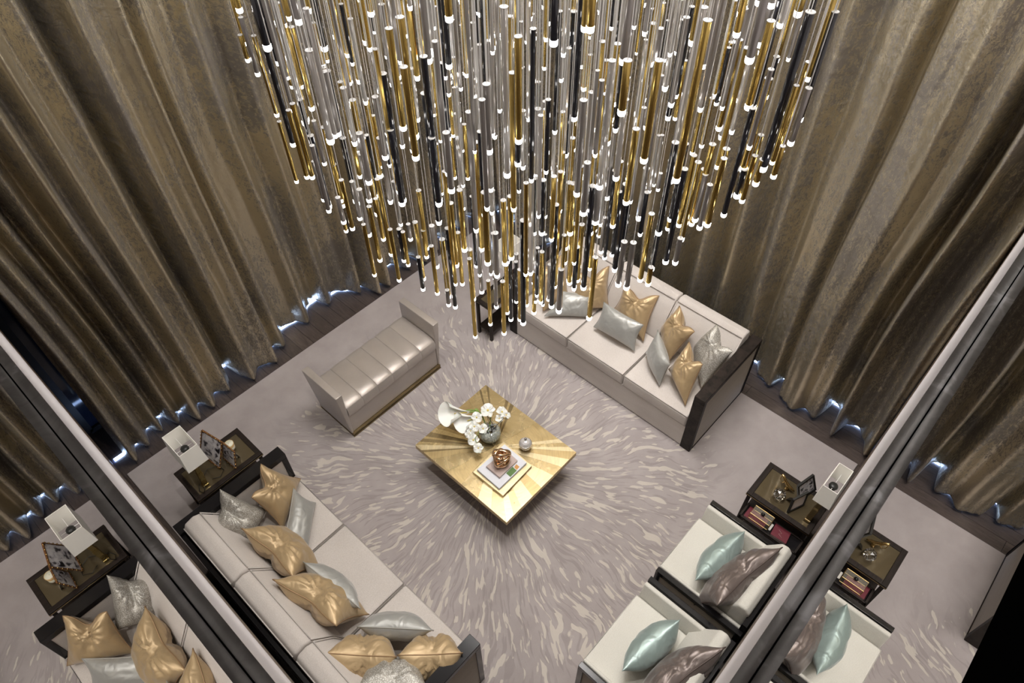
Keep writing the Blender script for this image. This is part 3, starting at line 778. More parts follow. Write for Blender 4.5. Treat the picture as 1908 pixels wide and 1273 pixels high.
# cut-glass jar
def votive():
    c = at(979, 834, .42); c = Vector((c.x, c.y, .4212))
    t = empty('glass_jar', c); tag(t, 'small cut-glass lidded jar beside the books on the coffee table', 'jar')
    bm = bmesh.new(); n = 24; prof = [(.0, 0), (.034, 0), (.046, .012), (.056, .04), (.056, .065), (.05, .078)]
    rings = []
    for r, z in prof:
        rings.append([bm.verts.new((c.x + r * (1 + (.05 if (k % 2 and z > .005) else 0)) * math.cos(2 * math.pi * k / n), c.y + r * (1 + (.05 if (k % 2 and z > .005) else 0)) * math.sin(2 * math.pi * k / n), c.z + z)) for k in range(n)] if r else [bm.verts.new(c)])
    for a, b in zip(rings, rings[1:]):
        for k in range(n):
            if len(a) == 1: bm.faces.new((a[0], b[(k + 1) % n], b[k]))
            else: bm.faces.new((a[k], a[(k + 1) % n], b[(k + 1) % n], b[k]))
    bmesh.ops.recalc_face_normals(bm, faces=bm.faces)
    bm_obj('bowl', bm, M['bead'], t)
    lathe('lid', [(.053, .078), (.052, .088), (.04, .105), (.022, .116), (.008, .12)], c, M['bead'], t, 24, False)
    lathe('knob', [(.0, .118), (.008, .12), (.006, .126), (.013, .135), (.010, .146), (0, .150)], c, M['crystal'], t, 12)
    tube('band', [(c.x + .057 * math.cos(a / 12 * math.pi), c.y + .057 * math.sin(a / 12 * math.pi), c.z + .074) for a in range(24)], .003, M['steelwire'], t, 6, True)
votive()

# vase and flowers
def flowers():
    c = at(913, 813, .45); c = Vector((c.x, c.y, .4212))
    t = empty('flower_vase', c); tag(t, 'round clear glass bowl vase of white calla lilies and orchids', 'vase')
    R_ = .105
    prof = [(0, .0)] + [(R_ * math.sin(a), R_ * .92 - R_ * .92 * math.cos(a)) for a in [.5, .8, 1.1, 1.4, 1.7, 2.0, 2.3, 2.45]]
    inner = [(r - .004 if r > .01 else 0, z + (.006 if r < .06 else 0)) for r, z in prof[::-1]]
    lathe('bowl', prof + inner, c, M['glass'], t, 40)
    bm = bmesh.new(); rnd = random.Random(3)
    for k in range(330):
        a = rnd.uniform(0, 6.28); ph = math.acos(rnd.uniform(-1, .55)); rr = R_ * .86 * rnd.random() ** .33
        p = Vector((c.x + rr * math.sin(ph) * math.cos(a), c.y + rr * math.sin(ph) * math.sin(a), c.z + R_ * .93 + rr * .9 * math.cos(ph)))
        m_ = Matrix.Translation(p) @ Matrix.Rotation(rnd.uniform(0, 3), 4, (rnd.random(), rnd.random(), .3)) @ Matrix.Scale(rnd.uniform(.006, .013), 4)
        bmesh.ops.create_icosphere(bm, subdivisions=1, radius=1, matrix=m_)
    g = bm_obj('crystal_chips', bm, M['gravel'], t); g['kind'] = 'stuff'
    def petalmesh(bm, base, tip, width, curl, up, n=8, m=6, ruffle=.0):
        base, tip, up = Vector(base), Vector(tip), Vector(up).normalized(); d = tip - base; L = d.length; side = d.cross(up).normalized(); g = []
        for i in range(n + 1):
            s = i / n; w = width * (math.sin(math.pi * min(1, s * .92 + .06)) ** .7)
            row = []
            for j in range(m + 1):
                q = -1 + 2 * j / m
                row.append(bm.verts.new(base + d * s + side * q * w / 2 + up * (curl * L * math.sin(math.pi * s) + .22 * w * q * q - .12 * L * s * s + ruffle * math.sin(q * 7 + s * 9))))
            g.append(row)
        for i in range(n):
            for j in range(m): bm.faces.new((g[i][j], g[i + 1][j], g[i + 1][j + 1], g[i][j + 1]))
    def blossom(cen, nrm, R2, k=5, rot=0.0):
        cen = Vector(cen); nrm = Vector(nrm).normalized(); a0 = nrm.orthogonal().normalized(); b0 = nrm.cross(a0)
        f = empty('orchid_blossom', cen); f.parent = t; f.matrix_parent_inverse = wm(t).inverted()
        bm = bmesh.new()
        for i in range(k):
            an = rot + 2 * math.pi * i / k; d = a0 * math.cos(an) + b0 * math.sin(an)
            petalmesh(bm, cen + d * .003, cen + d * R2 + nrm * R2 * .1, R2 * (1.25 if i % 2 else .85), .08, nrm, 6, 4)
        o = bm_obj('petals', bm, M['petal'], f, True)
        bm = bmesh.new(); bmesh.ops.create_icosphere(bm, subdivisions=1, radius=R2 * .16, matrix=Matrix.Translation(cen + nrm * R2 * .12))
        bm_obj('flower_centre', bm, M['pollen'], f, True)
    top = c.z + .16
    for (u, v, z, nx, ny, r) in ((909, 765, .66, .3, .2, .058), (935, 768, .62, -.3, .5, .048), (943, 774, .60, -.5, .3, .038), (930, 780, .60, .1, .6, .034), (888, 778, .64, .4, .5, .045), (884, 795, .62, .5, .3, .042),
                               (900, 799, .60, .2, .7, .040), (875, 808, .58, .6, .3, .040), (882, 820, .55, .5, .5, .046), (891, 835, .53, .5, .6, .040), (877, 803, .60, .6, .5, .032)):
        blossom(at(u, v, z), (nx, ny, 1.1), r * 1.2, 5, u * .7)
    # calla lilies: a flared, pointed spathe around a yellow spadix
    def calla(base, tip, w):
        base, tip = Vector(base), Vector(tip); ax = (tip - base); L = ax.length; d = ax.normalized(); up = Vector((.35, .35, .85)); side = d.cross(up).normalized(); up = side.cross(d).normalized()
        f = empty('calla_lily', base); f.parent = t; f.matrix_parent_inverse = wm(t).inverted()
        bm = bmesh.new(); rows = []; n, m_ = 14, 18
        for i in range(n + 1):
            s = i / n; r = w * (.10 + .95 * s ** 1.5); row = []
            for j in range(m_ + 1):
                a = -2.6 + 5.2 * j / m_; open_ = s ** 1.3
                ext = L * (s * .62 + .38 * s * max(0, math.cos(a * .5)) ** 3 * s)
                p = base + d * ext + side * math.sin(a) * r * (1 + .25 * open_) + up * (-math.cos(a) * r * (1 - .55 * open_) + r * .4)
                p += up * .006 * math.sin(a * 4 + s * 5) * s
                row.append(bm.verts.new(p))
            rows.append(row)
        for i in range(n):
            for j in range(m_): bm.faces.new((rows[i][j], rows[i + 1][j], rows[i + 1][j + 1], rows[i][j + 1]))
        bm_obj('spathe', bm, M['petal'], f, True)
        tube('spadix', [base + d * L * .1, base + d * L * .5 + up * .008], [.006, .004], M['pollen'], f, 8)
        tube('flower_stem', [base + d * .01, base - d * .05, base - d * .10 + Vector((0, 0, -.03)), Vector((c.x + .01, c.y, c.z + .08))], [.008, .007, .006, .005], M['stem'], f, 8)
    calla(at(876, 768, .64), at(816, 774, .66), .088)
    calla(at(895, 776, .62), at(846, 793, .60), .075)
    tube('flower_stem', [at(893, 769, .62), at(880, 764, .63), at(868, 765, .63)], [.008, .007, .006], M['stem'], t, 8)
    for pts in ([(910, 805, .52), (900, 800, .60), (890, 790, .62), (884, 795, .62)], [(915, 805, .5), (918, 790, .6), (908, 775, .64)], [(915, 805, .5), (928, 790, .6), (938, 780, .61), (948, 781, .6)], [(905, 810, .5), (892, 805, .60), (885, 818, .57), (891, 832, .53)]):
        tube('flower_stem', [at(*p) for p in pts], .0032, M['branch'] if pts[0][0] == 915 else M['stem'], t, 6)
    bm = bmesh.new(); petalmesh(bm, at(893, 770, .62), at(884, 761, .66), .03, .1, (0, 0, 1)); petalmesh(bm, at(895, 772, .62), at(903, 766, .66), .026, .1, (0, 0, 1))
    bm_obj('leaf', bm, M['stem'], t, True)
flowers()

# ------------------------------------------------------------------ side tables
def side_table(name, x0, x1, y0, y1, zt, label, split=None):
    t = empty(name, ((x0 + x1) / 2, (y0 + y1) / 2, 0)); tag(t, label, 'side table', 'dark side tables with bronze glass tops' if name == 'side_table' else None)
    w = .045
    boxes('top_frame', [((x0, y0, zt - .035), (x1, y0 + w, zt)), ((x0, y1 - w, zt - .035), (x1, y1, zt)), ((x0, y0 + w, zt - .035), (x0 + w, y1 - w, zt)), ((x1 - w, y0 + w, zt - .035), (x1, y1 - w, zt))], M['darkwood'], t, .002)
    box('glass_top', (x0 + w, y0 + w, zt - .015), (x1 - w, y1 - w, zt - .008), M['bronzeglass'], t)
    tube('bronze_edge', [(x0, y0, zt - .02), (x1, y0, zt - .02), (x1, y1, zt - .02), (x0, y1, zt - .02)], .004, M['brass_mid'], t, 6, True)
    for xa in (x0 + .01, x1 - .04):
        for ya in (y0 + .01, y1 - .04):
            box('leg', (xa, ya, .018), (xa + .03, ya + .03, zt - .035), M['darkwood'], t, .002)
    box('lower_shelf', (x0 + .02, y0 + .02, .12), (x1 - .02, y1 - .02, .14), M['darkwood'], t, .002)
    return t
side_table('side_table', -.945, -.30, -4.365, -3.965, .55, 'dark-framed side table with bronze glass top between left curtain and sofa')
side_table('side_table', -3.885, -3.485, -.59, -.02, .55, 'dark-framed side table with bronze glass top between right curtain and armchairs')
side_table('side_table', -4.20, -3.56, -3.90, -3.665, .55, 'black side table in the far corner beyond the right sofa')
def narrow_table():
    x0, x1, y0, y1, zt = -3.505, -3.35, -.545, -.02, .40
    t = empty('narrow_side_table', ((x0 + x1) / 2, (y0 + y1) / 2, 0)); tag(t, 'narrow low dark tray table against the outer side of the far armchair', 'side table')
    boxes('tray_rim', [((x0, y0, zt - .03), (x1, y0 + .018, zt)), ((x0, y1 - .018, zt - .03), (x1, y1, zt)), ((x0, y0, zt - .03), (x0 + .012, y1, zt)), ((x1 - .012, y0, zt - .03), (x1, y1, zt))], M['darkwood'], t, .002)
    box('tray', (x0 + .012, y0 + .018, zt - .03), (x1 - .012, y1 - .018, zt - .02), M['black'], t)
    for ya in (y0 + .002, y1 - .03):
        for xa in (x0 + .002, x1 - .022): box('leg', (xa, ya, .018), (xa + .02, ya + .025, zt - .03), M['darkwood'], t)
    return t
narrow_table()

def lamp(x0, x1, y0, y1, z0, z1, base, label, mb, sc=1.0):
    cx, cy = (x0 + x1) / 2, (y0 + y1) / 2
    t = empty('table_lamp', (base[0], base[1], base[2])); tag(t, label, 'lamp', 'table lamps with white rectangular shades')
    th = .004; e = .012
    bm = bmesh.new(); r = []
    for ins in (0, th):
        for z, k in ((z0, 0), (z1, e)):
            r.append([bm.verts.new(p) for p in ((x0 + k + ins, y0 + k + ins, z), (x1 - k - ins, y0 + k + ins, z), (x1 - k - ins, y1 - k - ins, z), (x0 + k + ins, y1 - k - ins, z))])
    for k in range(4):
        j = (k + 1) % 4
        bm.faces.new((r[0][k], r[0][j], r[1][j], r[1][k])); bm.faces.new((r[3][k], r[3][j], r[2][j], r[2][k]))
        bm.faces.new((r[1][k], r[1][j], r[3][j], r[3][k])); bm.faces.new((r[2][k], r[2][j], r[0][j], r[0][k]))
    bmesh.ops.recalc_face_normals(bm, faces=bm.faces)
    bm_obj('lamp_shade', bm, M['shade'], t)
    zf = z1 - .11
    bm = bmesh.new(); tube_bm(bm, [(x0 + .014, cy, zf), (x1 - .014, cy, zf)], .0022, 5); tube_bm(bm, [(cx, y0 + .014, zf), (cx, cy, zf)], .0022, 5)
    bm_obj('shade_fitter', bm, M['white'], t)
    lathe('bulb_holder', [(0, .03), (.022, .03), (.032, .022), (.036, .01), (.030, -.01), (.016, -.02), (.012, -.06), (0, -.06)], (cx, cy, zf - .02), M['blackplastic'], t, 20)
    zb = base[2]
    pts = [(cx, cy, zf - .07), (cx, cy, z0 - .01)]; tube('stem', [(cx, cy, zf - .07), (cx, cy, z0 - .06)], .007, M['gold'], t, 8)
    # faceted, slightly hammered column
    bm = bmesh.new(); rr = []
    hz = [(zb, .036), (zb + .02, .036), (zb + .022, .028), (zb + (z0 - .03 - zb) * .45, .034), (zb + (z0 - .03 - zb) * .5, .026), (z0 - .05, .034), (z0 - .03, .02)]
    for z, h in hz:
        f = (z - zb) / (z0 - .03 - zb); X = base[0] + (cx - base[0]) * f; Y = base[1] + (cy - base[1]) * f
        rr.append([bm.verts.new((X + h * math.cos(a), Y + h * math.sin(a), z)) for a in (.785, 2.356, 3.927, 5.498)])
    bm.faces.new(rr[0][::-1]); bm.faces.new(rr[-1])
    for a, b in zip(rr, rr[1:]):
        for k in range(4): bm.faces.new((a[k], a[(k + 1) % 4], b[(k + 1) % 4], b[k]))
    bm_obj('lamp_base', bm, mb, t, False, .003)
    return t
lL = lamp(-.55, -.365, -4.265, -3.975, .92, 1.15, (-.43, -4.06, .5505), 'white rectangular shade lamp on a gold column beside the bamboo frames', M['goldfoil'])
tube('cord', [(-.50, -4.05, .57), (-.56, -4.03, .555), (-.62, -4.07, .555), (-.60, -4.14, .56), (-.52, -4.17, .57), (-.46, -4.12, .58)], .0028, M['blackplastic'], lL, 6)
tube('cord', [(-.42, -4.02, .60), (-.38, -3.99, .565), (-.36, -4.04, .553), (-.39, -4.10, .553), (-.42, -4.09, .57)], .0028, M['blackplastic'], lL, 6)
lamp(-3.82, -3.53, -.14, .0, .93, 1.15, (-3.60, -.09, .5505), 'white rectangular shade lamp behind the two black photo frames at right', M['brass_mid'])
def clear_lamp():
    c = Vector((-3.95, -3.78, .5505)); t = empty('table_lamp', c); tag(t, 'white shade lamp on a beaded glass column in the far corner', 'lamp', 'table lamps with white rectangular shades')
    lathe('lamp_base', [(0, 0), (.05, 0), (.05, .015), (.02, .02)] + [(.026 + .009 * (k % 2), .03 + k * .018) for k in range(18)] + [(.01, .36), (.01, .40), (0, .40)], c, M['bead'], t, 16)
    bm = bmesh.new(); x0, x1, y0, y1, z0, z1 = c.x - .14, c.x + .14, c.y - .09, c.y + .09, .92, 1.15
    for a, b in (((x0, y0, z0), (x1, y0 + .004, z1)), ((x0, y1 - .004, z0), (x1, y1, z1)), ((x0, y0, z0), (x0 + .004, y1, z1)), ((x1 - .004, y0, z0), (x1, y1, z1))): add_box(bm, a, b)
    bm_obj('lamp_shade', bm, M['shade'], t)
clear_lamp()

# framed photographs: corners given as pixel + height, then squared up
def frame(cs, m, label, w=.014, th=.012, photo='photo', beads=None, strut=True, back=None, double=False):
    """cs = top-left, top-right, bottom-right, bottom-left in world space"""
    tl, tr, br, bl = (Vector(c) for c in cs); cen = (tl + tr + br + bl) / 4
    nrm = (tr - tl).cross(bl - tl).normalized()
    if nrm.dot(Vector((0, 0, H)) - cen) < 0: nrm = -nrm
    t = empty('photo_frame', (cen.x, cen.y, min(br.z, bl.z))); tag(t, label, 'photo frame', 'framed photographs on the side tables')
    def lerp(k): return [c + (cen - c) * k for c in (tl, tr, br, bl)]
    size = ((tr - tl).length + (bl - tl).length) / 2; k = min(.3, 2 * w / size)
    o = (tl, tr, br, bl); i_ = lerp(k); bm = bmesh.new()
    for side in range(4):
        j = (side + 1) % 4
        a = [o[side], o[j], i_[j], i_[side]]
        v1 = [bm.verts.new(p + nrm * th / 2) for p in a]; v0 = [bm.verts.new(p - nrm * th / 2) for p in a]
        bm.faces.new(v1); bm.faces.new(v0[::-1])
        for q in range(4): bm.faces.new((v0[q], v0[(q + 1) % 4], v1[(q + 1) % 4], v1[q]))
    bmesh.ops.recalc_face_normals(bm, faces=bm.faces)
    bm_obj('moulding', bm, m, t, False, .001, 1)
    me = bpy.data.meshes.new('print'); q = lerp(k * .9)
    me.from_pydata([tuple(p + nrm * .001) for p in q] + [tuple(p - nrm * .004) for p in q], [], [(0, 1, 2, 3), (7, 6, 5, 4), (0, 4, 5, 1), (1, 5, 6, 2), (2, 6, 7, 3), (3, 7, 4, 0)])
    ul = me.uv_layers.new(name='UVMap'); uvq = [(0, 1), (1, 1), (1, 0), (0, 0)]
    for li in range(4): ul.data[li].uv = uvq[li]
    link('print', me, M[photo], t)
    if beads:
        bm = bmesh.new()
        for s in range(4):
            a, b = o[s], o[(s + 1) % 4]
            n = max(3, int((b - a).length / .045))
            for q in range(n): bmesh.ops.create_icosphere(bm, subdivisions=1, radius=.0075, matrix=Matrix.Translation(a + (b - a) * (q + .5) / n + nrm * th * .4))
        g = bm_obj('gold_knuckles', bm, beads, t, True)
    if strut:
        mid = (tl + tr) / 2 * .6 + (bl + br) / 2 * .4; foot = (bl + br) / 2 - nrm * .09; foot.z = min(bl.z, br.z)
        d = (tr - tl).normalized() * .02
        bm = bmesh.new(); pts = [mid - d, mid + d, foot + d, foot - d]
        v1 = [bm.verts.new(p - nrm * th / 2) for p in pts]; v0 = [bm.verts.new(p - nrm * (th / 2 + .004)) for p in pts]
        bm.faces.new(v1); bm.faces.new(v0[::-1])
        for q in range(4): bm.faces.new((v0[q], v0[(q + 1) % 4], v1[(q + 1) % 4], v1[q]))
        bm_obj('easel_strut', bm, M['blackplastic'], t)
    return t
M['bamboo'] = mat('brown_bamboo', (.20, .09, .035), .3, .2)
zf = .5505
frame([at(376, 801, .86), at(414, 824, .88), at(410.5, 874, zf), at(373, 843, zf)], M['bamboo'], 'larger bamboo-style frame with a black and white photograph beside the lamp', .010, .014, 'photo', M['gold'], False)
frame([at(414.5, 824, .80), at(437, 842, .80), at(440.4, 874.3, zf), at(416, 853, zf)], M['bamboo'], 'smaller bamboo-style frame with a photograph in front of the candle', .009, .012, 'photo2', M['gold'], True)
frame([at(1485.5, 906, .74), at(1516, 884, .76), at(1520, 912, zf), at(1486.5, 932, zf)], M['blackplastic'], 'black photo frame standing behind the other at the right lamp', .016, .02, 'photo', None, False)
frame([at(1478, 931, .70), at(1507, 916, .72), at(1497, 940.5, zf), at(1467, 955, zf)], M['blackplastic'], 'black photo frame with a faded print in front of the other at right', .012, .02, 'pinkprint', None, True)
# candle
cc = at(431.5, 836, .555); cc = Vector((cc.x, cc.y, .5505))
t = empty('candle', cc); tag(t, 'cream candle in a glass tumbler on the left side table', 'candle')
lathe('tumbler', [(0, 0), (.032, 0), (.041, .085), (.038, .085), (.036, .078)], cc, M['label'], t, 28)
lathe('wax', [(.0374, .02), (.0374, .084), (0, .083)], cc, M['wax'], t, 28)
tube('wick', [cc + Vector((0, 0, .083)), cc + Vector((.001, 0, .092))], .0012, M['blackplastic'], t, 5)
# cut crystal ball
c0 = at(1452.5, 922, .59)
bm = bmesh.new(); bmesh.ops.create_icosphere(bm, subdivisions=2, radius=.052, matrix=Matrix.Translation((c0.x, c0.y, .5505 + .047)) @ Matrix.Diagonal((1, 1, .9, 1)))
tag(bm_obj('crystal_ornament', bm, M['crystal']), 'faceted clear crystal ball on the right side table', 'ornament')
# golden bird-like ornament
pts = [at(1458, 884, .66), at(1461, 889, .645), at(1464, 897, .62), at(1469, 905, .60), at(1475, 911, .585), at(1480, 916, .575)]
bt = empty('gilt_figurine', (pts[3].x, pts[3].y, .55)); tag(bt, 'slender curved gilt figurine beside the crystal ball', 'ornament')
tube('body', pts, [.010, .014, .013, .015, .013, .006], M['gold'], bt, 10)
tube('loop', [at(1456, 887, .64), at(1454, 893, .60), at(1457, 899, .585), at(1463, 899, .60), at(1463, 892, .635)], .0035, M['gold'], bt, 6)
tube('foot', [Vector((pts[3].x, pts[3].y, .5505)), Vector((pts[3].x, pts[3].y, .60))], [.02, .006], M['gold'], bt, 10)

# acrylic box and red books on the narrow tray
zt = .3805
rb = [Vector((-3.485, -.515, 0)), Vector((-3.372, -.515, 0)), Vector((-3.372, -.33, 0)), Vector((-3.485, -.33, 0))]
book(rb, zt, zt + .022, M['red'], 'dark red book lying under the gold-edged glass box', 'red books on the narrow tray')
rb2 = [Vector((-3.487, -.275, 0)), Vector((-3.370, -.262, 0)), Vector((-3.376, -.12, 0)), Vector((-3.49, -.135, 0))]
b2 = book(rb2, zt, zt + .026, M['red'], 'bare dark red book at the inner end of the narrow tray', 'red books on the narrow tray')
tube('cover_mark', [(-3.45, -.225, zt + .0262), (-3.435, -.19, zt + .0262), (-3.415, -.21, zt + .0262), (-3.40, -.17, zt + .0262)], .0012, M['pinkcover'], b2, 4)
t = empty('glass_box', (-3.43, -.39, zt + .0225)); tag(t, 'gold-edged glass box with a black knob on the narrow tray', 'box')
bx0, bx1, by0, by1, bz0, bz1 = -3.475, -3.382, -.475, -.30, zt + .0225, zt + .10
cn = [(bx0, by0), (bx1, by0), (bx1, by1), (bx0, by1)]
bm = bmesh.new()
for z in (bz0 + .002, bz1): tube_bm(bm, [(a, b, z) for a, b in cn], .003, 5, True)
for a, b in cn: tube_bm(bm, [(a, b, bz0), (a, b, bz1)], .003, 5)
bm_obj('gold_edging', bm, M['dullgold'], t)
M['thinglass'] = mat('thin_box_glass', (.9, .85, .7), .02, 0, Alpha=.08)
boxes('glass_side', [((bx0, by0, bz0), (bx0 + .002, by1, bz1)), ((bx1 - .002, by0, bz0), (bx1, by1, bz1)), ((bx0, by0, bz1 - .002), (bx1, by1, bz1))], M['thinglass'], t)
lathe('knob', [(0, 0), (.008, 0), (.017, .012), (.017, .02), (.008, .03), (0, .032)], ((bx0 + bx1) / 2, (by0 + by1) / 2, bz1), M['blackplastic'], t, 16)
box('paper_band', (bx0 + .005, by1 + .004, zt + .002), (bx1 - .02, by1 + .022, zt + .012), M['paper'], t)
# ------------------------------------------------------------------ armchairs
def armchair(x0, x1, label, ends):
    yf, yb = -.755, -.005; t = empty('armchair', ((x0 + x1) / 2, (yf + yb) / 2, 0)); tag(t, label, 'armchair', 'off-white armchairs against the mirror wall')
    r = .042; zr = .60
    for k, (a, b) in enumerate(((x0, x0 + r), (x1 - r, x1))):
        mm = M['black']
        o = boxes('arm_frame', [((a, yf, zr - .05), (b, yb, zr)), ((a, yf, .018), (b, yf + .045, zr - .05)), ((a, yb - .045, .018), (b, yb, zr - .05)), ((a, yf + .045, .018), (b, yb - .045, .05))], mm, t, .0025)
        box('arm_panel', (a + .010, yf + .045, .05), (b - .010, yb - .045, zr - .05), M['armpanel'], o)
    box('seat_rail', (x0 + r, yf + .03, .10), (x1 - r, yb - .03, .28), M['chair'], t, .004)
    # upholstered inner sides slope down to the seat
    prism('inner_arm', [(x0 + r, .27), (x0 + r + .02, .615), (x0 + r + .055, .615), (x0 + r + .10, .44), (x0 + r + .10, .27)], 1, yf + .0, yb - .03, M['chair'], t, .012, 3, True)
    prism('inner_arm', [(x1 - r, .27), (x1 - r - .015, .585), (x1 - r - .04, .585), (x1 - r - .06, .44), (x1 - r - .06, .27)], 1, yf + .0, yb - .03, M['chair'], t, .012, 3, True)
    sc = box('seat_cushion', (x0 + r + .095, yf - .02, .28), (x1 - r - .055, yb - .10, .465), M['chair'], t, .022, 4, True)
    z = .459; a, b, c, d = x0 + r + .102, x1 - r - .062, yf - .013, yb - .11
    piping_loop('piping', [(a, c, z), (b, c, z), (b, d, z), (a, d, z)], .0045, M['chair'], sc)
    prism('back_cushion', [(yb - .035, .44), (yb - .03, .74), (yb - .07, .79), (yb - .13, .78), (yb - .21, .64), (yb - .31, .49), (yb - .29, .455)], 0, x0 + r + .02, x1 - r - .065, M['chair'], t, .02, 4, True)
    box('back_frame', (x0 + r, yb - .04, .018), (x1 - r, yb, .70), M['black'], t)
    return t
armchair(-3.205, -2.385, 'off-white armchair next to the dark narrow tray table', 0)
armchair(-2.325, -1.43, 'off-white armchair nearest the picture’s bottom edge, right of the rug centre', 1)
grp2 = 'scatter cushions on the armchairs'
pil([(1294, 1083, .74), (1389, 989, .76), (1302, 1078, .47), (1378, 1000, .47)], .19, M['teal_satin'], None, 'teal satin oblong cushion on the armchair by the tray table', grp2, chop=0, fold=.6)
pilw((1336, 1129, .82), (1458, 1020, .86), (0, -.15), .53, .25, M['brown_satin'], M['brown_piping'], 'dark brown satin cushion on the armchair by the tray table', grp2, chop=.12, groove=.55)
pil([(1158, 1252, .74), (1268, 1154, .76), (1170, 1246, .47), (1258, 1162, .47)], .20, M['teal_satin'], None, 'teal satin oblong cushion on the near armchair', grp2, chop=0, fold=.6)
pilw((1222, 1312, .82), (1352, 1206, .86), (0, -.15), .53, .25, M['brown_satin'], M['brown_piping'], 'dark brown satin cushion on the near armchair', grp2, chop=.12, groove=.55)

# ------------------------------------------------------------------ chandelier
CX, CY, CR, CZ0, CDZ, CPW = -2.8, -2.5, 1.53, 1.9, 2.29, 1.62
def bowl(x, y):
    r = math.hypot(x - CX, y - CY) / CR
    return CZ0 + CDZ * min(1, r) ** CPW, r
ch = empty('chandelier', (CX, CY, ZC - .08)); tag(ch, 'huge chandelier of gold, black and smoky glass rods with lit white tips', 'chandelier')
lathe('canopy', [(0, ZC - .001), (1.7, ZC - .001), (1.7, ZC - .05), (0, ZC - .05)], (CX, CY, 0), M['rod_smoke'], ch, 48, False)
def unit(n, r0, prof, m, name):
    bm = bmesh.new(); rings = []
    for r, z in prof:
        rings.append([bm.verts.new((r * math.cos(2 * math.pi * k / n), r * math.sin(2 * math.pi * k / n), z)) for k in range(n)])
    for a, b in zip(rings, rings[1:]):
        for k in range(n): bm.faces.new((a[k], a[(k + 1) % n], b[(k + 1) % n], b[k]))
    bm.faces.new(rings[0][::-1]); bm.faces.new(rings[-1])
    bmesh.ops.recalc_face_normals(bm, faces=bm.faces)
    me = mesh_of(bm, name); me.materials.append(m)
    for p in me.polygons: p.use_smooth = abs(p.normal.z) < .9
    return me
PRT = [(.5, 0), (.5, 1)]
tubeM = {k: unit(12, .5, PRT, M['rod_' + n], 'rod_' + n) for k, n in zip('gbsc', ('gold', 'black', 'smoke', 'clear'))}
TIPP = [(.30, -.9), (.44, -.8), (.5, -.6), (.5, .0)]
tipMe = unit(12, .5, TIPP, M['tip'], 'light_tip')
CAPP = [(.56, 0), (.56, .12), (.5, .16)]
capMe = unit(12, .5, CAPP, M['cap'], 'end_cap')
cabMe = unit(4, .5, PRT, M['cable'], 'cable')
TOPZ = ZC - .05
def rod(x, y, z, L, D, k):
    o = bpy.data.objects.new('pendant_rod', tubeM[k]); COL.objects.link(o)
    o.location = (x, y, z); o.scale = (D, D, L); o.parent = ch; o.matrix_parent_inverse = wm(ch).inverted()
    inv = wm(o).inverted()
    for nm, me, loc, sc in (('light_tip', tipMe, (x, y, z), (D * 1.04, D * 1.04, D * .95)), ('end_cap', capMe, (x, y, z + L), (D, D, .02)), ('cable', cabMe, (x, y, z + L + .002), (.0042, .0042, TOPZ - z - L))):
        c = bpy.data.objects.new(nm, me); COL.objects.link(c); c.parent = o; c.matrix_parent_inverse = inv; c.location = loc; c.scale = sc
rods = []
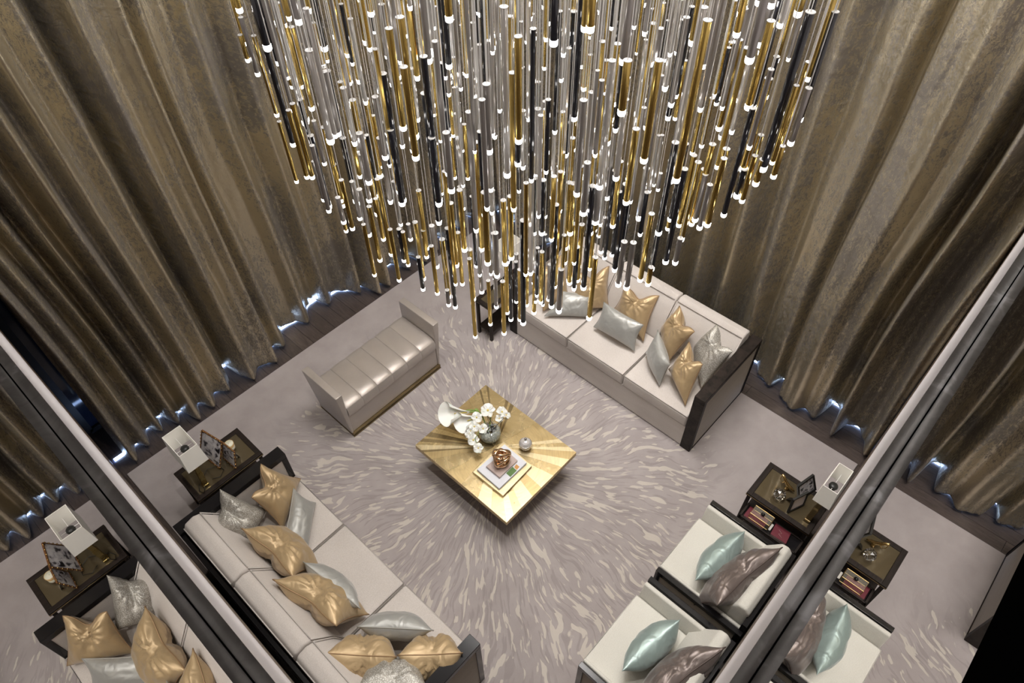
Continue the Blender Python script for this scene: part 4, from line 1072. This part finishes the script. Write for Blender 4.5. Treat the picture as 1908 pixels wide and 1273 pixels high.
# rods read off the photograph: zoom origin and scale, then (top, tip, width, kind)
ZA = (400, 0, 3.407); ZB = (950, 0, 2.935); ZC_ = (560, 300, 3.407); ZD = (1000, 300, 4.146)
MEAS = [
 (ZA, '262,70,495,905,34,b 175,110,270,460,30,s 130,-60,185,265,30,g 190,290,207,372,28,g 248,228,392,720,28,g 395,168,490,542,26,g 490,172,613,675,34,g 340,-120,374,125,36,g 315,-100,348,155,26,s 358,170,367,275,28,g 470,700,583,1115,28,g 490,660,617,1115,30,g 543,635,640,1010,28,b 655,1020,690,1260,26,s 410,772,518,1145,24,g 627,768,695,1030,26,s 725,450,895,1265,36,b 882,635,975,1140,36,g 957,630,1047,1105,34,g 1020,615,1082,985,38,s 1057,470,1195,1260,38,b 1003,735,1062,1050,24,g 1113,180,1195,797,42,g 1210,425,1275,985,44,g 1318,360,1425,1260,40,b 1320,-200,1357,368,44,s 1478,-250,1487,98,50,g 1720,535,1742,945,44,s 1714,-300,1722,560,36,b 1473,852,1500,1195,38,s 967,858,1035,1230,26,b 710,805,800,1260,34,g 910,980,980,1260,34,s 593,150,687,408,26,g 630,158,683,535,26,s 585,430,660,600,26,s 880,-80,935,150,20,g 905,-60,990,290,22,s 1090,-150,1075,250,22,g 1600,-60,1612,232,22,g 1690,415,1700,715,20,g 1610,460,1627,770,22,g 1580,790,1607,1125,24,g 1410,915,1440,1220,24,g 1500,825,1523,1120,24,g 1545,655,1573,950,20,s 1445,385,1465,605,22,s 1490,300,1495,515,24,s 1555,1210,1560,1270,24,g 1475,100,1495,515,22,g'),
 (ZC_, '225,20,265,268,36,g 60,-160,178,278,34,b 90,-100,178,308,28,s 298,-150,357,257,34,b 400,-180,432,120,40,s 378,180,432,458,32,s 510,235,525,488,26,g 560,105,575,583,28,g 570,435,625,748,26,g 395,405,468,716,24,g 435,290,503,620,28,g 585,-200,643,258,38,b 440,-150,487,325,34,g 640,430,657,622,28,b 655,450,683,652,24,g 720,390,778,738,30,g 755,610,777,806,26,b 748,188,798,545,30,g 785,440,800,600,26,g 833,412,863,658,32,s 835,540,868,832,26,g 897,498,938,852,32,g 935,840,940,905,26,s 930,428,982,918,28,b 955,268,988,650,34,g 1080,563,1097,867,30,g 1088,620,1109,1108,24,g 1132,580,1150,822,28,s 1168,200,1188,635,38,g 1012,185,1040,552,34,g 1235,458,1247,717,34,s 1190,760,1205,1028,24,g 1285,765,1292,1085,28,g 1305,662,1312,955,26,g 1337,225,1338,603,34,g 1290,250,1297,640,32,g 1413,378,1413,1018,34,b 1335,620,1335,997,28,b 1372,590,1372,790,26,s 1366,640,1370,887,22,b 1493,650,1490,880,30,s 1484,700,1482,955,26,g 1535,578,1525,887,26,g 1620,278,1593,912,32,b 1657,688,1640,940,34,s 1875,612,1832,988,32,g 1720,398,1707,765,30,g 1790,405,1758,748,30,g 1857,160,1797,795,34,b 1710,138,1682,540,34,g 1820,10,1797,318,38,s 860,-150,877,258,40,b 928,-180,957,172,42,s 240,300,288,437,24,g 268,120,328,420,28,g 250,230,272,378,30,s 330,130,375,355,28,s 690,470,697,488,26,s 1000,455,1027,772,26,g 1438,535,1435,905,26,g 1390,690,1393,998,26,g 1240,720,1243,918,26,s 1092,225,1117,658,26,b'),
 (ZD, '748,632,695,965,44,s 678,625,632,940,44,s 882,408,802,905,40,g 875,840,862,938,40,g 1040,0,888,820,44,b 1125,60,998,765,44,b 1120,600,1072,772,42,s 1250,10,1120,590,44,g 1340,185,1262,500,38,s 1440,-20,1322,478,44,g 1260,60,1200,470,42,g 1280,100,1225,440,40,s 1540,40,1448,403,38,b 1575,60,1552,250,46,b 1690,-40,1590,295,40,g 1610,-160,1600,45,50,g 1720,60,1695,160,44,g 1890,-60,1835,105,42,g 1108,48,1015,512,34,g 985,100,938,212,28,s 455,745,408,1200,36,g 190,835,172,1150,38,s 148,340,115,1110,36,b 43,700,32,1080,32,g 100,800,90,1062,28,s 432,195,360,965,38,b 355,490,318,910,34,g 272,485,248,915,34,g 257,170,222,660,38,g 450,420,412,820,34,g 493,110,457,460,38,s 392,10,363,388,44,s 650,5,588,487,40,g 715,-100,690,303,42,g 603,75,525,738,32,b 668,240,583,715,32,b 523,437,495,692,30,s 540,315,480,570,28,g 690,100,660,540,34,s'),
 (ZB, '48,200,48,757,38,g 228,-250,240,215,46,b 405,-200,410,140,40,g 443,-250,440,140,46,g 660,-300,622,318,44,s 810,330,735,862,40,g 630,330,613,598,44,g 685,705,637,1095,34,g 425,890,403,1155,34,s 905,780,815,1262,34,b 985,790,880,1190,30,b 1005,850,927,1220,30,g 1095,1012,1040,1235,30,s 1185,815,1083,1217,34,g 1108,790,1015,1190,32,g 1325,592,1172,1165,30,b 1430,115,1308,570,40,g 1413,430,1280,912,38,g 1635,65,1388,905,44,b 1780,65,1590,640,34,b 1633,483,1540,770,34,s 1550,465,1438,880,26,g 1632,340,1490,790,30,g 1490,800,1443,955,28,g 1370,-200,1315,308,48,s 1420,-80,1370,225,40,s 1620,-120,1580,58,42,g 1375,740,1272,1088,28,g 1370,870,1348,992,34,g 1275,920,1245,1058,36,b 1258,218,1145,690,32,g 1075,130,1007,455,36,s 580,240,533,768,34,g 1462,310,1400,520,30,b 1185,260,1130,560,22,b 1035,490,960,700,22,g 1060,510,1000,830,24,g 1090,535,1050,790,24,g 945,330,905,640,22,g 440,300,412,680,22,g 300,0,330,325,22,s 100,975,132,1265,28,b 165,985,175,1265,30,b 255,1125,250,1265,28,b 328,1003,330,1265,30,g 495,962,468,1205,32,s 455,1020,440,1265,30,b'),
]
for (ox, oy, sc), txt in MEAS:
    for e in txt.split():
        x1, y1, x2, y2, w, k = e.split(','); x1, y1, x2, y2, w = map(float, (x1, y1, x2, y2, w))
        u1, v1, u2, v2, w = ox + x1 / sc, oy + y1 / sc, ox + x2 / sc, oy + y2 / sc, w / sc
        d = ray(u2, v2)
        # depth: a rod about 36 mm wide; stepped until its tip lies inside the chandelier's bowl
        best = None
        for D in (.036, .034, .038, .032, .040, .030, .042, .028, .045, .026, .048, .024, .051, .022):
            s = F_PX * D / w / F_PX; s = D / (w / F_PX); p = Vector((0, 0, H)) + d * s
            zb, r = bowl(p.x, p.y)
            cost = max(0, r - 1) * 3 + max(0, zb - p.z) * 1.5 + abs(D - .034) * 6
            if best is None or cost < best[0]: best = (cost, D, p)
        _, D, p = best
        # top height: the same plumb line seen at the upper pixel
        d1 = ray(u1, v1); hs = math.hypot(p.x, p.y) / math.hypot(d1.x, d1.y); ztop = H + d1.z * hs
        L = max(.12, min(1.5, ztop - p.z))
        rods.append((p.x, p.y, p.z, L, D, k))
nmeas = len(rods)
rnd = random.Random(12)
fill = []
tries = 0
while len(fill) < 700 and tries < 60000:
    tries += 1
    a = rnd.uniform(0, 2 * math.pi); rr = CR * math.sqrt(rnd.random()); x, y = CX + rr * math.cos(a), CY + rr * math.sin(a)
    zb, _ = bowl(x, y); z = zb + .15 + (rnd.random() ** .85 * (5.2 - zb) if len(fill) % 3 else rnd.random() * 1.3)
    if math.hypot(x, y) < (3.2 + .5 * rnd.random() if len(fill) % 3 else 2.9): continue
    near = any(abs(x - q[0]) + abs(y - q[1]) < .03 for q in fill[-250:])
    if near: continue
    D = rnd.choice((.020, .024, .028, .032)) + (0 if len(fill) % 3 else .004); L = rnd.uniform(.28, .95)
    k = rnd.choices('gbsc', (32, 14, 34, 20))[0]
    fill.append((x, y, z, L, D, k))
def dist(q): return math.hypot(q[0], q[1])
fill.sort(key=lambda q: (dist(q) + (H - q[2])) / q[4])
nparts = 298
for q in rods[:nparts]: rod(*q)
extra = nparts - len(rods)
for q in fill[:max(0, extra)]: rod(*q)
# the rest hang as one mass
rest = fill[max(0, extra):]
V = []; Fc = []; MI = []
def addcyl(x, y, z0, z1, r0, r1, mi, n):
    b = len(V)
    for z, r in ((z0, r0), (z1, r1)):
        for k in range(n): V.append((x + r * math.cos(2 * math.pi * k / n), y + r * math.sin(2 * math.pi * k / n), z))
    for k in range(n): Fc.append((b + k, b + (k + 1) % n, b + n + (k + 1) % n, b + n + k)); MI.append(mi)
    Fc.append(tuple(b + k for k in range(n))[::-1]); MI.append(mi); Fc.append(tuple(b + n + k for k in range(n))); MI.append(mi)
for x, y, z, L, D, k in rest:
    addcyl(x, y, z, z + L, D / 2, D / 2, 'gbsc'.index(k), 8)
    addcyl(x, y, z - D * .85, z, D * .4, D * .52, 4, 8)
    addcyl(x, y, z + L, z + L + .003, D * .6, D * .6, 5, 8)
    addcyl(x, y, z + L + .003, TOPZ, .0021, .0021, 6, 4)
me = bpy.data.meshes.new('rods_in_depth'); me.from_pydata(V, [], Fc)
o = link('pendant_rods', me, [M['rod_gold'], M['rod_black'], M['rod_smoke'], M['rod_clear'], M['tip'], M['cap'], M['cable']], ch)
me.polygons.foreach_set('material_index', MI); o['kind'] = 'stuff'
